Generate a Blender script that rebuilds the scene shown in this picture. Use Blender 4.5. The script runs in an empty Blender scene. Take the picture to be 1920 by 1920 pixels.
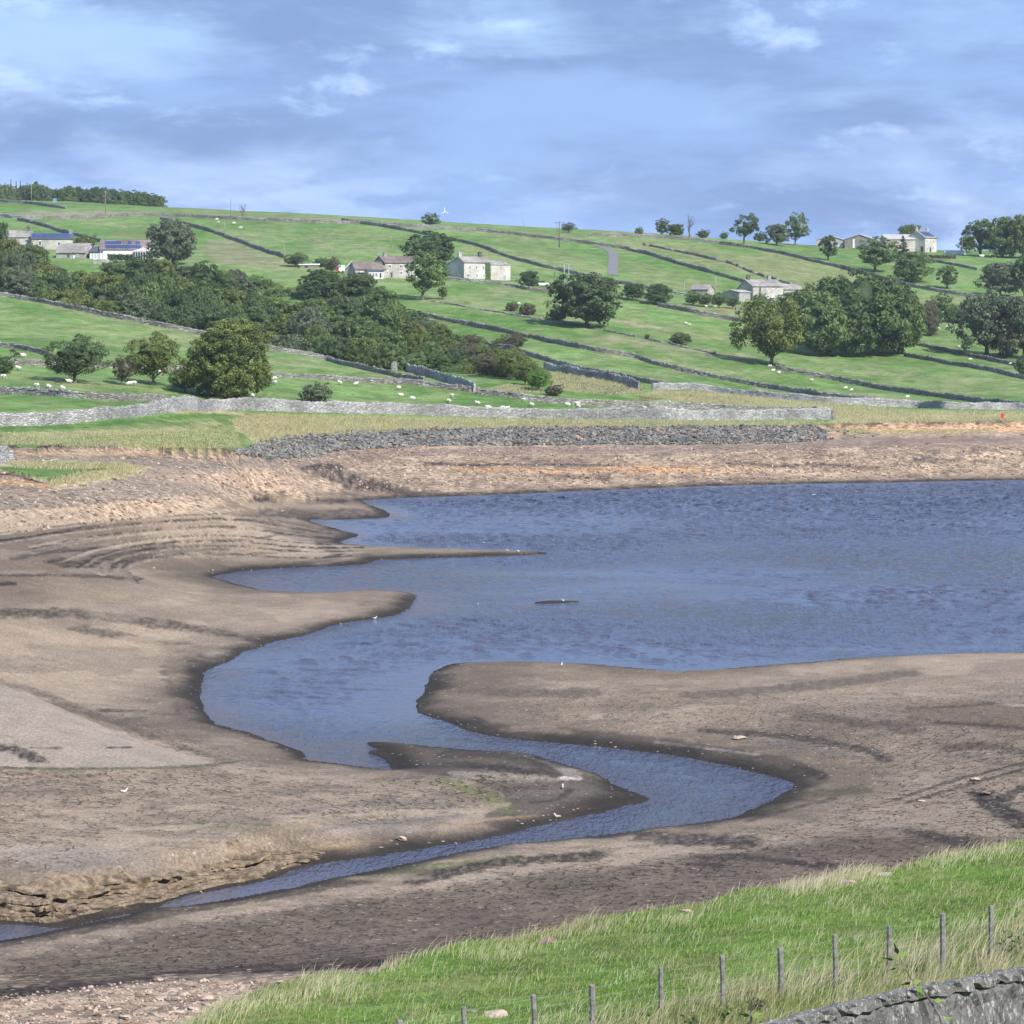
import bpy, math, random
import numpy as np
from mathutils import Vector, Matrix
random.seed(7); rng = np.random.default_rng(7)
SC = bpy.context.scene; COL = SC.collection
R = math.radians
# ------------------------------------------------------------------ camera, world, sun, exposure
F, H, YH = 5445.0, 25.0, 557.0            # focal length in photo pixels, eye height above the water, horizon row
PT = math.atan((960 - YH) / F); CP, SP = math.cos(PT), math.sin(PT)
cam = bpy.data.objects.new('camera', bpy.data.cameras.new('camera')); COL.objects.link(cam)
cam.location = (0, 0, H); cam.rotation_euler = (R(90) - PT, 0, 0)
cam.data.sensor_width = 36; cam.data.lens = 36 * F / 1920; cam.data.clip_start = 1; cam.data.clip_end = 30000
SC.camera = cam
SUN_EL, SUN_AZ = 43.0, 40.0               # azimuth: degrees to the right of straight behind the camera
sx, sy = math.sin(R(SUN_AZ)), -math.cos(R(SUN_AZ))
to_sun = Vector((sx * math.cos(R(SUN_EL)), sy * math.cos(R(SUN_EL)), math.sin(R(SUN_EL))))
sun = bpy.data.objects.new('sun', bpy.data.lights.new('sun', 'SUN')); COL.objects.link(sun)
sun.data.energy = 3.9; sun.data.angle = R(0.5); sun.data.color = (1.0, 0.95, 0.87)
sun.rotation_euler = to_sun.to_track_quat('Z', 'Y').to_euler()
SC.view_settings.view_transform = 'Standard'; SC.view_settings.look = 'None'
SC.view_settings.exposure = 0.78; SC.view_settings.gamma = 1
SC.cycles.max_bounces = 5; SC.cycles.diffuse_bounces = 2; SC.cycles.glossy_bounces = 2; SC.cycles.transmission_bounces = 2

def N(nt, typ, **kw):
    n = nt.nodes.new(typ)
    for k, v in kw.items():
        if k.startswith('i_'): n.inputs[k[2:].replace('_', ' ')].default_value = v
        elif k.startswith('n_'): n.inputs[int(k[2:])].default_value = v
        else: setattr(n, k, v)
    return n
def mixc(nt, fac, a, b, mode='MIX'):
    m = N(nt, 'ShaderNodeMix', data_type='RGBA', blend_type=mode)
    for i, v in ((0, fac), (6, a), (7, b)):
        if isinstance(v, bpy.types.NodeSocket): nt.links.new(v, m.inputs[i])
        else: m.inputs[i].default_value = v if i == 0 else (tuple(v) + (1,))[:4]
    return m.outputs[2]
def math_(nt, op, a, b=0.0, clamp=False):
    m = N(nt, 'ShaderNodeMath', operation=op, use_clamp=clamp)
    for i, v in ((0, a), (1, b)):
        if isinstance(v, bpy.types.NodeSocket): nt.links.new(v, m.inputs[i])
        else: m.inputs[i].default_value = v
    return m.outputs[0]
def mapr(nt, v, a, b, c=0.0, d=1.0):
    m = N(nt, 'ShaderNodeMapRange', interpolation_type='SMOOTHSTEP'); nt.links.new(v, m.inputs[0])
    for i, x in enumerate((a, b, c, d)): m.inputs[i + 1].default_value = x
    return m.outputs[0]
def noise(nt, vec, scale, detail=4, rough=0.55, dist=0.0):
    n = N(nt, 'ShaderNodeTexNoise', i_Scale=scale, i_Detail=detail, i_Roughness=rough, i_Distortion=dist)
    if vec is not None: nt.links.new(vec, n.inputs['Vector'])
    return n.outputs[0]
def mapping(nt, vec, scale=(1, 1, 1), rot=(0, 0, 0), loc=(0, 0, 0)):
    m = N(nt, 'ShaderNodeMapping'); nt.links.new(vec, m.inputs[0])
    m.inputs['Scale'].default_value = scale; m.inputs['Rotation'].default_value = rot; m.inputs['Location'].default_value = loc
    return m.outputs[0]

W = bpy.data.worlds.new('World'); SC.world = W; W.use_nodes = True
nt = W.node_tree; nt.nodes.clear()
sky = N(nt, 'ShaderNodeTexSky', sky_type='NISHITA', sun_disc=False, sun_elevation=R(SUN_EL), sun_rotation=math.atan2(sx, sy),
        altitude=200, air_density=1.3, dust_density=0.4, ozone_density=2.0)
gen = N(nt, 'ShaderNodeTexCoord').outputs['Generated']
va = mapping(nt, gen, (9, 9, 32), loc=(3.1, 0.4, 1.7))
vb = mapping(nt, gen, (17, 17, 44), loc=(7.3, 2.4, 0.6))
sep = N(nt, 'ShaderNodeSeparateXYZ'); nt.links.new(gen, sep.inputs[0])
n1 = noise(nt, va, 1.0, 9, 0.58, 0.3)
n2 = noise(nt, vb, 1.0, 10, 0.60, 0.2)
n3 = noise(nt, mapping(nt, gen, (5, 5, 20), loc=(1.2, 5.4, 9.1)), 1.0, 9, 0.6)
blue = mixc(nt, mapr(nt, sep.outputs[2], 0.0, 0.5), (3.6, 5.6, 9.7), (0.9, 1.9, 5.2))         # clear air between the clouds
blue = mixc(nt, 0.22, blue, sky.outputs[0])
grey = mixc(nt, mapr(nt, n3, 0.40, 0.60), (2.1, 3.2, 5.8), (3.0, 4.5, 7.8))                  # undersides of the cloud sheet
c = mixc(nt, mapr(nt, n1, 0.30, 0.54), blue, grey)
c = mixc(nt, mapr(nt, n2, 0.54, 0.70, 0, 0.75), c, (5.4, 7.4, 10.8))                          # thin bright gaps
band = math_(nt, 'MULTIPLY', mapr(nt, sep.outputs[2], .050, .034), mapr(nt, sep.outputs[0], .10, -.08)); band = math_(nt, 'MULTIPLY', band, mapr(nt, noise(nt, mapping(nt, gen, (22, 22, 70), loc=(5, 1, 3)), 1.0, 8, .6), .40, .58))
c = mixc(nt, math_(nt, 'MULTIPLY', band, .6), c, (5.0, 6.8, 10.2))
bg = N(nt, 'ShaderNodeBackground', i_Strength=0.074); nt.links.new(c, bg.inputs[0])
nt.links.new(bg.outputs[0], N(nt, 'ShaderNodeOutputWorld').inputs[0])

# ------------------------------------------------------------------ numpy helpers
def sstep(a, b, x):
    t = np.clip((x - a) / (b - a), 0, 1); return t * t * (3 - 2 * t)
def _hash(ix, iy, s):
    h = (ix.astype(np.int64) * 374761393 + iy.astype(np.int64) * 668265263 + s * 1442695041) & 0xffffffff
    h = ((h ^ (h >> 13)) * 1274126177) & 0xffffffff
    return ((h ^ (h >> 16)) & 0xffff) / 65535.0
def vnoise(x, y, s=0):
    ix = np.floor(x); iy = np.floor(y); fx = x - ix; fy = y - iy
    fx = fx * fx * (3 - 2 * fx); fy = fy * fy * (3 - 2 * fy)
    a = _hash(ix, iy, s); b = _hash(ix + 1, iy, s); c_ = _hash(ix, iy + 1, s); d = _hash(ix + 1, iy + 1, s)
    return (a + (b - a) * fx) * (1 - fy) + (c_ + (d - c_) * fx) * fy
def fbm(x, y, s=0, o=4):
    r = 0; a = 0.5; t = 0
    for k in range(o):
        r = r + a * vnoise(x, y, s + k * 17); t += a; a *= 0.5; x = x * 2.03 + 5.1; y = y * 2.03 + 1.7
    return r / t
def ray_uv(px, py):
    ry = CP + SP * (960 - py) / F
    return ((px - 960) / F) / ry, (-SP + CP * (960 - py) / F) / ry       # X/Y, (Z-H)/Y
def to_px(u, v):                                                           # inverse: (X/Y, (Z-H)/Y) -> pixel
    # v = (-SP + CP q)/(CP + SP q)
    q = (v * CP + SP) / (CP - v * SP)
    return 960 + F * u * (CP + SP * q), 960 - F * q
def at(px, py, D):
    u, v = ray_uv(px, py); return Vector((u * D, D, H + v * D))
def seg_dist(X, Y, P, closed=False):
    d = np.full(X.shape, 1e18)
    n = len(P)
    for i in range(n if closed else n - 1):
        ax, ay = P[i]; bx, by = P[(i + 1) % n]
        dx, dy = bx - ax, by - ay; L = dx * dx + dy * dy + 1e-12
        t = np.clip(((X - ax) * dx + (Y - ay) * dy) / L, 0, 1)
        d = np.minimum(d, (X - ax - t * dx) ** 2 + (Y - ay - t * dy) ** 2)
    return np.sqrt(d)
def inside(X, Y, P):
    r = np.zeros(X.shape, bool); n = len(P)
    for i in range(n):
        ax, ay = P[i]; bx, by = P[(i + 1) % n]
        if ay == by: continue
        c_ = ((ay > Y) != (by > Y)) & (X < (bx - ax) * (Y - ay) / (by - ay) + ax)
        r ^= c_
    return r
def chaikin(P, n=1, closed=True):
    for _ in range(n):
        Q = []
        m = len(P)
        for i in range(m if closed else m - 1):
            a = P[i]; b = P[(i + 1) % m]
            Q.append((a[0] * .75 + b[0] * .25, a[1] * .75 + b[1] * .25)); Q.append((a[0] * .25 + b[0] * .75, a[1] * .25 + b[1] * .75))
        if not closed: Q = [P[0]] + Q + [P[-1]]
        P = Q
    return P

# ------------------------------------------------------------------ terrain control points
# (photo x, photo y, distance) on the hill
HILL = []
def colpts(px, L): HILL.extend((px, py, D) for py, D in L)
colpts(-350, [(800, 335), (738, 380), (640, 475), (545, 590), (500, 690), (485, 800), (400, 990), (372, 1100), (384, 1300)])
colpts(0, [(798, 340), (760, 362), (737, 385), (700, 420), (672, 452), (638, 482), (590, 540), (554, 600), (588, 640), (572, 690), (487, 800), (407, 985), (375, 1105), (386, 1300)])
colpts(350, [(769, 382), (748, 408), (715, 440), (688, 466), (650, 520), (620, 575), (660, 618), (636, 680), (500, 775), (442, 900), (405, 1005), (391, 1100), (402, 1300)])
colpts(700, [(776, 430), (745, 470), (706, 505), (695, 545), (712, 585), (688, 630), (588, 700), (525, 765), (470, 860), (418, 985), (407, 1060), (420, 1280)])
colpts(960, [(784, 448), (768, 462), (735, 490), (700, 545), (655, 605), (605, 680), (545, 760), (485, 865), (432, 1000), (450, 1230)])
colpts(1250, [(788, 457), (768, 484), (729, 540), (690, 590), (640, 660), (590, 735), (545, 815), (485, 915), (441, 1010), (462, 1230)])
colpts(1550, [(786, 480), (755, 532), (725, 600), (665, 690), (600, 770), (545, 855), (500, 930), (470, 1000), (461, 1060), (485, 1260)])
colpts(1900, [(788, 470), (768, 520), (745, 575), (700, 645), (640, 745), (560, 860), (500, 950), (480, 1010), (471, 1070), (495, 1260)])
colpts(2250, [(786, 475), (768, 525), (745, 580), (700, 650), (640, 750), (560, 860), (500, 950), (480, 1010), (471, 1070), (495, 1260)])
colpts(180, [(838, 326), (812, 340), (588, 590), (625, 632), (605, 688), (505, 785)]); colpts(530, [(652, 562), (690, 602), (665, 655), (550, 735)]); colpts(430, [(846, 354), (812, 372)]); colpts(0, [(836, 305)]); colpts(-300, [(838, 300)])
colpts(900, [(835, 414), (804, 428)]); colpts(1300, [(833, 422), (800, 436)]); colpts(600, [(855, 385), (815, 402)]); colpts(480, [(856, 362), (830, 378)])
colpts(1700, [(813, 460), (794, 469)]); colpts(1920, [(808, 462), (791, 472)]); colpts(2250, [(806, 464), (790, 474)])
# (photo x, photo y, height above the water) on the drained bed
BED = [(-300,1920,1.2),(0,1920,1.2),(400,1920,1.1),(0,1850,.9),(400,1850,.9),(700,1800,.9),(1000,1750,.9),(1500,1660,1.2),(1900,1580,1.6),(2250,1560,1.8),
 (0,1785,.35),(400,1730,.5),(900,1640,.5),(1400,1560,.6),(1700,1480,1.5),(1900,1400,2.0),(1900,1300,1.5),(1500,1300,1.1),(1500,1400,1.1),(1200,1320,.8),(900,1300,.5),(2250,1350,2),(2250,1280,1.5),(1900,1245,.6),
 (100,1640,1.7),(0,1600,1.9),(300,1600,1.5),(600,1560,.9),(900,1500,.7),(0,1480,1.8),(300,1460,1.4),(560,1440,.6),(0,1400,2.4),(0,1300,3.3),(150,1370,2.4),(250,1330,1.5),(200,1200,2.0),(0,1200,2.6),(350,1250,.9),(500,1180,.7),
 (-300,1500,2.2),(-300,1300,3.6),(-300,1100,4.4),(-300,950,7.2),(-300,880,8.6),
 (0,1100,3.6),(200,1120,2.2),(350,1090,1.2),(600,1115,.5),(720,1122,.3),(100,1050,4.0),(0,1020,5.2),(300,1030,3.1),(500,1020,1.8),(600,1020,.8),(0,950,6.6),(200,960,5.6),(400,955,4.3),(500,985,2.6),
 (480,930,1.4),(600,960,.6),(700,962,.3),(650,910,2.2),(560,900,3.0),(450,900,3.9),(250,905,6.4),(60,890,8.0),(0,890,8.3),(450,870,5.2),(100,862,8.3),(300,862,6.6),
 (760,922,.4),(1000,908,.7),(900,880,2.0),(1300,870,2.3),(1300,897,.7),(1700,860,2.4),(1700,888,.7),(1900,850,2.7),(2250,850,2.7),(1000,860,2.8),(1920,880,.8),
 (1000,1000,-1),(1500,1000,-1),(1500,1150,-1),(900,1180,-1),(600,1300,-1),(2000,1100,-1)]
cp = []
for px, py, D in HILL:
    u, v = ray_uv(px, py); cp.append((u, math.log(D), H + v * D))
for px, py, z in BED:
    u, v = ray_uv(px, py); D = (z - H) / v; cp.append((u, math.log(D), z))
cp = np.array(cp); cp[:, :2] *= 1.0
def tps_k(r2): return np.where(r2 > 1e-12, r2 * np.log(r2 + 1e-12), 0)
n = len(cp); r2 = ((cp[:, None, :2] - cp[None, :, :2]) ** 2).sum(-1)
A = np.zeros((n + 3, n + 3)); A[:n, :n] = tps_k(r2) + np.eye(n) * 2e-5
A[:n, n] = 1; A[:n, n + 1:] = cp[:, :2]; A[n, :n] = 1; A[n + 1:, :n] = cp[:, :2].T
sol = np.linalg.solve(A, np.concatenate([cp[:, 2], [0, 0, 0]]))
def tps(u, l):
    z = sol[n] + sol[n + 1] * u + sol[n + 2] * l
    for i in range(n): z = z + sol[i] * tps_k((u - cp[i, 0]) ** 2 + (l - cp[i, 1]) ** 2)
    return z

# ------------------------------------------------------------------ water outline (photo pixels on the plane z = 0)
WATER = [(690,936),(760,932),(900,928),(1130,918),(1400,908),(1700,903),(1920,899),(2400,890),(3200,885),
 (3200,1200),(2400,1215),(1920,1224),(1830,1226),(1660,1230),(1500,1243),(1400,1251),(1330,1257),(1260,1260),(1200,1253),(1120,1246),(1060,1243),(960,1242),(860,1242),(826,1250),(806,1266),(806,1278),(796,1288),(793,1304),(780,1318),(778,1332),(800,1340),(838,1352),(852,1358),(870,1368),(940,1382),(1040,1391),(1140,1401),(1220,1410),(1300,1420),(1370,1436),(1440,1452),(1485,1464),(1489,1470),(1460,1492),(1410,1520),(1370,1535),(1300,1545),(1220,1554),(1100,1570),(980,1582),(900,1592),(800,1612),(720,1628),(640,1643),(560,1660),(480,1676),(400,1690),(350,1699),
 (322,1702),(300,1702.5),(250,1713.6),(180,1726),(118,1741),(50,1756),(0,1763),(-250,1795),(-250,1745),(0,1731),(60,1733),(116,1739.5),(180,1724.5),(250,1712),(300,1701),
 (312,1692),(340,1680),(400,1668),(470,1655),(520,1642),(545,1630),(600,1618),(700,1603),(780,1592),(860,1578),(920,1568),(960,1560),(1010,1548),(1080,1532),(1140,1518),(1180,1508),(1222,1500),(1200,1488),(1160,1474),(1130,1458),(1090,1442),(1060,1435),(1020,1420),(980,1411),(900,1408),(840,1402),(780,1396),(685,1389),(700,1400),(716,1404),(680,1410),(720,1420),(728,1435),(741,1446),(700,1440),(620,1430),(574,1424),(580,1410),(545,1402),(500,1385),(450,1368),(395,1356),(382,1330),(372,1300),(386,1272),(383,1257),(412,1245),(437,1236),(456,1221),(489,1214),(500,1205),(554,1194),(616,1177),(616,1172),(700,1159),(750,1152),(772,1135),(780,1120),(785,1114),(740,1108),(680,1106),(640,1110),(600,1113),(500,1108),(450,1098),(410,1086),(393,1083),(410,1076),(470,1068),(560,1063),(640,1060),(690,1058),(700,1050),(720,1048),(800,1046),(900,1043),(1040,1037),(980,1034),(880,1031),(760,1028),(690,1024),(650,1021),(632,1016),(650,1010),(680,1003),(650,997),(620,988),(590,980),(573,974),(620,974),(700,972),(735,968),(720,955),(690,946),(676,938)]
ISLAND = [(995,1130),(1030,1126),(1096,1127),(1060,1130),(1020,1132)]
def plane0(P):
    out = []
    for px, py in P:
        u, v = ray_uv(px, py); D = -H / v; out.append((u * D, D))
    return out
WP = plane0(chaikin(WATER)); IP = plane0(chaikin(ISLAND))

# ------------------------------------------------------------------ the ground grid: rows at a distance Y, columns at X/Y
rows = np.concatenate([np.geomspace(6, 44, 18), np.arange(45, 97, 0.33), H * F / (np.arange(1952, 906, -2.2) - YH), np.arange(218, 300, .55) + .2,
                       np.arange(391, 520, 1.2), np.arange(520, 1165, 3.0), np.geomspace(1175, 9000, 26)])
rows = np.unique(np.round(rows, 3)); rows = rows[np.concatenate([[True], np.diff(rows) > 0.05])]
cols = np.concatenate([-np.geomspace(1.2, 0.30, 14), np.arange(-.295, -.193, .0012), np.arange(-0.192, 0.1921, 0.00050), np.arange(.1935, .33, .0012), np.geomspace(0.335, 1.2, 14)])
U, D = np.meshgrid(cols, rows); X = U * D; NR, NC = U.shape
Uc = np.clip(U, -0.25, 0.25)
Z = tps(Uc, np.log(np.clip(D, 92, 1300)))
Z = np.where(D > 1300, Z - (D - 1300) * 0.004, Z)
near = D < 560
sd = np.full(U.shape, 400.0)
Xn, Dn = X[near], D[near]
wob = (fbm(Xn / 2.3, Dn / 2.3, 5, 4) - .5) * 2.4                     # small bites in the shoreline
d = seg_dist(Xn, Dn, WP, True); d = np.where(inside(Xn, Dn, WP), -d, d)
di = seg_dist(Xn, Dn, IP, True); di = np.where(inside(Xn, Dn, IP), -di, di)
sd[near] = np.maximum(d, -1.0 * (-di)) if False else np.where(di < 2, np.minimum(np.abs(d), 99) * 0 - di, d)
sd[near] = sd[near] + wob * 0.5 * sstep(0, 1.5, np.abs(sd[near]) + .6)
def hit_px(px, py, z): return None
# pixel coordinates of every vertex (where each mark of the bed lies), refined after heights are set
def vert_px(): return to_px(U, (Z - H) / D)
# bed
lip = 0.03 + 0.16 * sstep(0, 1.6, sd) + 0.022 * np.clip(sd, 0, 40)
bl = sstep(0, 16, sd)
zb = np.maximum(lip * (1 - bl) + np.maximum(Z, 0.3) * bl, 0.03 + 0.012 * np.clip(sd, 0, 30))
zw = -0.06 - 0.10 * np.clip(-sd, 0, 12)
relief = ((fbm(X / 9, D / 9, 11, 4) - .5) * 0.45 + (fbm(X / 1.8, D / 1.8, 12, 3) - .5) * .14) * sstep(1, 12, sd) * np.clip(1.3 - D / 500, .3, 1)
Zb = np.where(sd > 0, zb + relief, zw)
bedzone = D < 400 + 60 * 0
Z = np.where(near, Zb, Z)
# low cliff of layered sand along the river's far bank, lower left
px0, py0 = vert_px()
CL = [(-250,1740),(0,1728),(110,1736),(230,1706),(312,1692),(400,1668),(470,1655),(545,1630),(620,1612),(700,1600)]
CLw = plane0(CL)
m = (D < 200) & (px0 < 760)
dc = np.full(U.shape, 99.0); dc[m] = seg_dist(X[m], D[m], CLw)
side = np.interp(X, [p[0] for p in CLw], [p[1] for p in CLw]); up = D > side
taper = sstep(720, 520, px0)
cn = fbm(X / 1.7, D / 1.7, 21, 4); cn2 = fbm(X / .6, D / .6, 23, 3)
hcl = 1.35 * sstep(1.3, 2.6, dc)
Z = np.where(m & up & (sd > 0), Z + (hcl - .2 * sstep(0, 8, dc)) * taper * sstep(14, 3, dc) * 0.72 + 0 , Z)
# edge between grass and bed along the far bank (photo rows)
EDGE = [(-400,838),(0,836),(60,839),(100,835),(150,838),(200,836),(230,833),(260,836),(330,841),(400,842),(440,845),(456,846),(480,832),(510,822),(600,815),(655,810),(819,804),(1074,800),(1300,800),(1520,797),(1560,797),(1700,793),(1920,790),(2400,788)]
ex = np.array([p[0] for p in EDGE], float); ey = np.array([p[1] for p in EDGE], float)
px, py = vert_px()
edge = np.interp(px, ex, ey) + (fbm(px / 34, px * 0, 31, 3) - .5) * 6
hill = (D > 296) & (py < edge)
# islet of turf on the left bank
ISL = [(-60,878),(12,876),(30,868),(110,866),(240,872),(236,876),(190,884),(150,888),(118,896),(85,903),(60,898),(30,889),(0,884),(-60,884)]
isl = inside(px, py, chaikin(ISL)) & (D > 235) & (D < 330)
scarp = ((px < 450) | (px > 1525)) & (D > 290) & (D < 500) & ~hill
e1 = np.clip(py - edge, 0, 30)
Z = np.where(scarp, Z - 0.55 * sstep(0, 5, e1) * sstep(40, 12, py - edge) - (fbm(X / 3.5, D / 2.5, 41, 3) - .5) * 0.12 * sstep(0, 3, e1) * sstep(16, 8, py - edge), Z)
Z = np.where(isl, Z + 0.35, Z)
# hill relief
Z = np.where(hill, Z + (fbm(X / 28, D / 28, 51, 4) - .5) * 1.0 + (fbm(X / 5, D / 5, 52, 3) - .5) * 0.22, Z)
# mounds of rough grass behind the reservoir wall (gill mouth)
def bump(cx, cy, D0, rx, ry, h):
    global Z
    p = at(cx, cy, D0); Z = Z + h * np.exp(-(((X - p.x) / rx) ** 2 + ((D - D0) / ry) ** 2))
bump(1280, 745, 505, 16, 10, 1.3)
_b = at(960, 1432, 148); Z = Z + .45 * np.exp(-(((X - _b.x - (D - 148) * .25) / 4.2) ** 2 + ((D - 148) / 3.0) ** 4)) * (sd > .5)
# the near embankment
cx_ = [(-900,44),(0,57.5),(300,63.8),(400,66),(1000,74),(1500,80),(1920,86),(2600,93)]
uc_ = [ray_uv(a, 1800)[0] for a, b in cx_]; Dcr = np.interp(U, uc_, [b for a, b in cx_])
Dcr = Dcr + (vnoise(U * 60, U * 0, 61) - .5) * 1.4
s = D - Dcr
ze = 8.65 - 0.42 * np.clip(s - .2, 0, 60) - 0.10 * np.clip(s, -0, 3) + 0.050 * np.clip(-s, 0, 24)
ze = ze + (fbm(X / 3, D / 3, 71, 3) - .5) * 0.16
zfront = 23.3 - 0.285 * D
ze = np.where(D < 48, np.maximum(zfront, 10 + 0 * D), ze); ze = np.where((D >= 45) & (D < 50), ze * sstep(45, 50, D) + np.maximum(zfront, 10) * (1 - sstep(45, 50, D)), ze)
emb = (ze > Z) & (D < 140)
Z = np.where(emb, ze, Z)
px, py = vert_px()

def gz(x, y):
    """ground height at world x, y (bilinear in the grid)"""
    u = x / y; j = np.clip(np.searchsorted(cols, u) - 1, 0, NC - 2); i = np.clip(np.searchsorted(rows, y) - 1, 0, NR - 2)
    fu = (u - cols[j]) / (cols[j + 1] - cols[j]); fd = (y - rows[i]) / (rows[i + 1] - rows[i])
    return (Z[i, j] * (1 - fu) + Z[i, j + 1] * fu) * (1 - fd) + (Z[i + 1, j] * (1 - fu) + Z[i + 1, j + 1] * fu) * fd
def ground(px_, py_, dmin=48, dmax=2500):
    """first point of the ground met by the sight line through a photo pixel"""
    u, v = ray_uv(px_, py_); j = int(np.clip(np.searchsorted(cols, u) - 1, 0, NC - 2)); fu = (u - cols[j]) / (cols[j + 1] - cols[j])
    zc = Z[:, j] * (1 - fu) + Z[:, j + 1] * fu; g = zc - (H + v * rows)
    ok = np.where((g >= 0) & (rows > dmin) & (rows < dmax))[0]
    if len(ok) == 0:
        k = (rows > dmin) & (rows < dmax); i = int(np.where(k, g, -1e9).argmax()); return Vector((u * rows[i], rows[i], zc[i]))
    i = ok[0]
    if i == 0: return Vector((u * rows[0], rows[0], zc[0]))
    t = g[i - 1] / (g[i - 1] - g[i] + 1e-9); Dh = rows[i - 1] + t * (rows[i] - rows[i - 1])
    return Vector((u * Dh, Dh, float(gz(u * Dh, Dh))))
def on_ground(px_, D_):
    u = ray_uv(px_, 700)[0]
    for _ in range(3):
        z = float(gz(u * D_, D_)); py_ = to_px(u, (z - H) / D_)[1]; u = ray_uv(px_, py_)[0]
    return Vector((u * D_, D_, z))

# ------------------------------------------------------------------ colours of the ground (albedo) per vertex
def srgb(r, g, b): return np.array([((c_ / 255) ** 2.2) for c_ in (r, g, b)])
def lerp(a, b, t): return a + (np.asarray(b) - a) * t[..., None]
C = np.zeros(U.shape + (3,)); C[:] = (0.235, 0.180, 0.127)
nA = fbm(X / 14, D / 14, 81, 5); nB = fbm(X / 3, D / 3, 82, 4); nC = fbm(X / 40, D / 40, 83, 4); nD = fbm(X / 1.0, D / 1.0, 84, 3)
bedm = ~hill & ~emb
C = lerp(C, (0.295, 0.230, 0.166), sstep(.40, .60, nA)); C = lerp(C, (0.135, 0.102, 0.072), sstep(.50, .68, nC) * .9)
def deep(c_):
    m = sum(c_) / 3; return tuple(v * (.42 if m < .085 else .62 if m < .12 else 1) for v in c_) if c_[1] < c_[0] * 1.02 else c_
def stroke(P, w, col, k=1.0, soft=1.0, wn=0.5, where=None, dr=(90, 520), fray=.5):
    """a band of other-coloured ground along a line of photo points, w pixels wide"""
    global C
    P = chaikin(P, 1, False) if len(P) > 2 else P; col = deep(col)
    xs = [p[0] for p in P]; ys = [p[1] for p in P]
    b = (px > min(xs) - 4 * w - 20) & (px < max(xs) + 4 * w + 20) & (py > min(ys) - 3 * w) & (py < max(ys) + 3 * w) & (D > dr[0]) & (D < dr[1])
    if where is not None: b &= where
    if not b.any(): return
    x_, y_ = px[b], py[b]
    dd = seg_dist(x_ / 3.0, y_, [(a / 3.0, c_) for a, c_ in P])
    f = fbm(x_ / 20, y_ / 5, 91, 5)
    t = sstep(w * (1 + soft * .18), w * (.85 - soft * .3), dd + (f - .5) * 2.6 * w * wn) * k
    t = t * (1 - fray + fray * sstep(.38, .56, fbm(x_ / 8, y_ / 2.6, 93, 4)) * 1.0)
    C[b] = lerp(C[b], col, t ** .7)
def area(P, col, k=1.0, edge_=6.0, dr=(90, 520), where=None, mot=.4):
    global C
    col = deep(col); xs = [p[0] for p in P]; ys = [p[1] for p in P]
    b = (px > min(xs) - 30) & (px < max(xs) + 30) & (py > min(ys) - 20) & (py < max(ys) + 20) & (D > dr[0]) & (D < dr[1])
    if where is not None: b &= where
    if not b.any(): return
    x_, y_ = px[b], py[b]
    x2 = x_ + (fbm(x_ / 18, y_ / 9, 95, 3) - .5) * edge_ * 2; y2 = y_ + (fbm(x_ / 18, y_ / 9, 96, 3) - .5) * edge_
    P2 = chaikin(P)
    dd = seg_dist(x2, y2, P2, True); ins = inside(x2, y2, P2); dd = np.where(ins, dd, -dd)
    t = sstep(-edge_ * .3, edge_ * .7, dd) * k * (1 - mot * fbm(x_ / 12, y_ / 5, 97, 3))
    C[b] = lerp(C[b], col, t)
DARK = (0.040, 0.033, 0.028); MUD = (0.10, 0.078, 0.062); PALE = (0.33, 0.265, 0.195); SAND = (0.40, 0.27, 0.15); GRY = (0.17, 0.155, 0.145); ALG = (0.12, 0.13, 0.05)
STONE = (0.36, 0.27, 0.20); PINK = (0.275, 0.208, 0.145)
# contour lines left by the falling water
zl = Z * 2.6 + (fbm(X / 20, D / 20, 101, 3) - .5) * 1.6
ln = np.abs((zl % 1.0) - .5) * 2
ctr = sstep(.86, 1.0, ln) * sstep(.4, .6, fbm(X / 12, D / 30, 102, 3)) * sstep(222, 240, D) * sstep(0.25, .7, Z)
C = lerp(C, (0.07, 0.056, 0.045), ctr * bedm * .55)
# far bank: pinkish stony slope with bands
fb = bedm & (py < 940) & (D > 330)
C = lerp(C, PINK, fb * 0.9)
C = lerp(C, (0.40, 0.30, 0.21), fb * sstep(.52, .68, fbm(px / 60, py / 7, 111, 4)) * .8)
C = lerp(C, (0.15, 0.11, 0.085), fb * sstep(.55, .7, fbm(px / 30, py / 5, 112, 4)) * .8)
area([(460,850),(700,842),(900,838),(1300,838),(1540,822),(1920,812),(1920,838),(1540,840),(1300,852),(900,852),(700,862),(520,880)], (0.20,0.15,0.12), .75, 5)
stroke([(1520,803),(1600,806),(1700,804),(1920,801),(2200,800)], 9, (0.46, 0.295, 0.165), .9, .5, .3, bedm, fray=.25)
stroke([(-100,846),(60,850),(200,848),(330,850),(440,853)], 5.5, (0.34, 0.235, 0.155), .85, .6, .3, bedm, fray=.25)
stroke([(1560,806),(1620,810)], 4, (0.2, 0.19, 0.10), .7, where=bedm); stroke([(1600,812),(1760,812),(1860,808)], 3.5, (0.24, 0.22, 0.12), .7, where=bedm)
stroke([(60,856),(110,858)], 3, (0.17, 0.14, 0.07), .8, where=bedm); stroke([(180,856),(240,857),(320,856)], 3, (0.17, 0.14, 0.07), .7, where=bedm)
stroke([(860,878),(1000,884),(1150,880),(1300,876)], 4, (0.44, 0.24, 0.11), .6, where=bedm); stroke([(1180,885),(1300,884),(1420,880)], 4, (0.42, 0.24, 0.12), .5, where=bedm)
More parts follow.
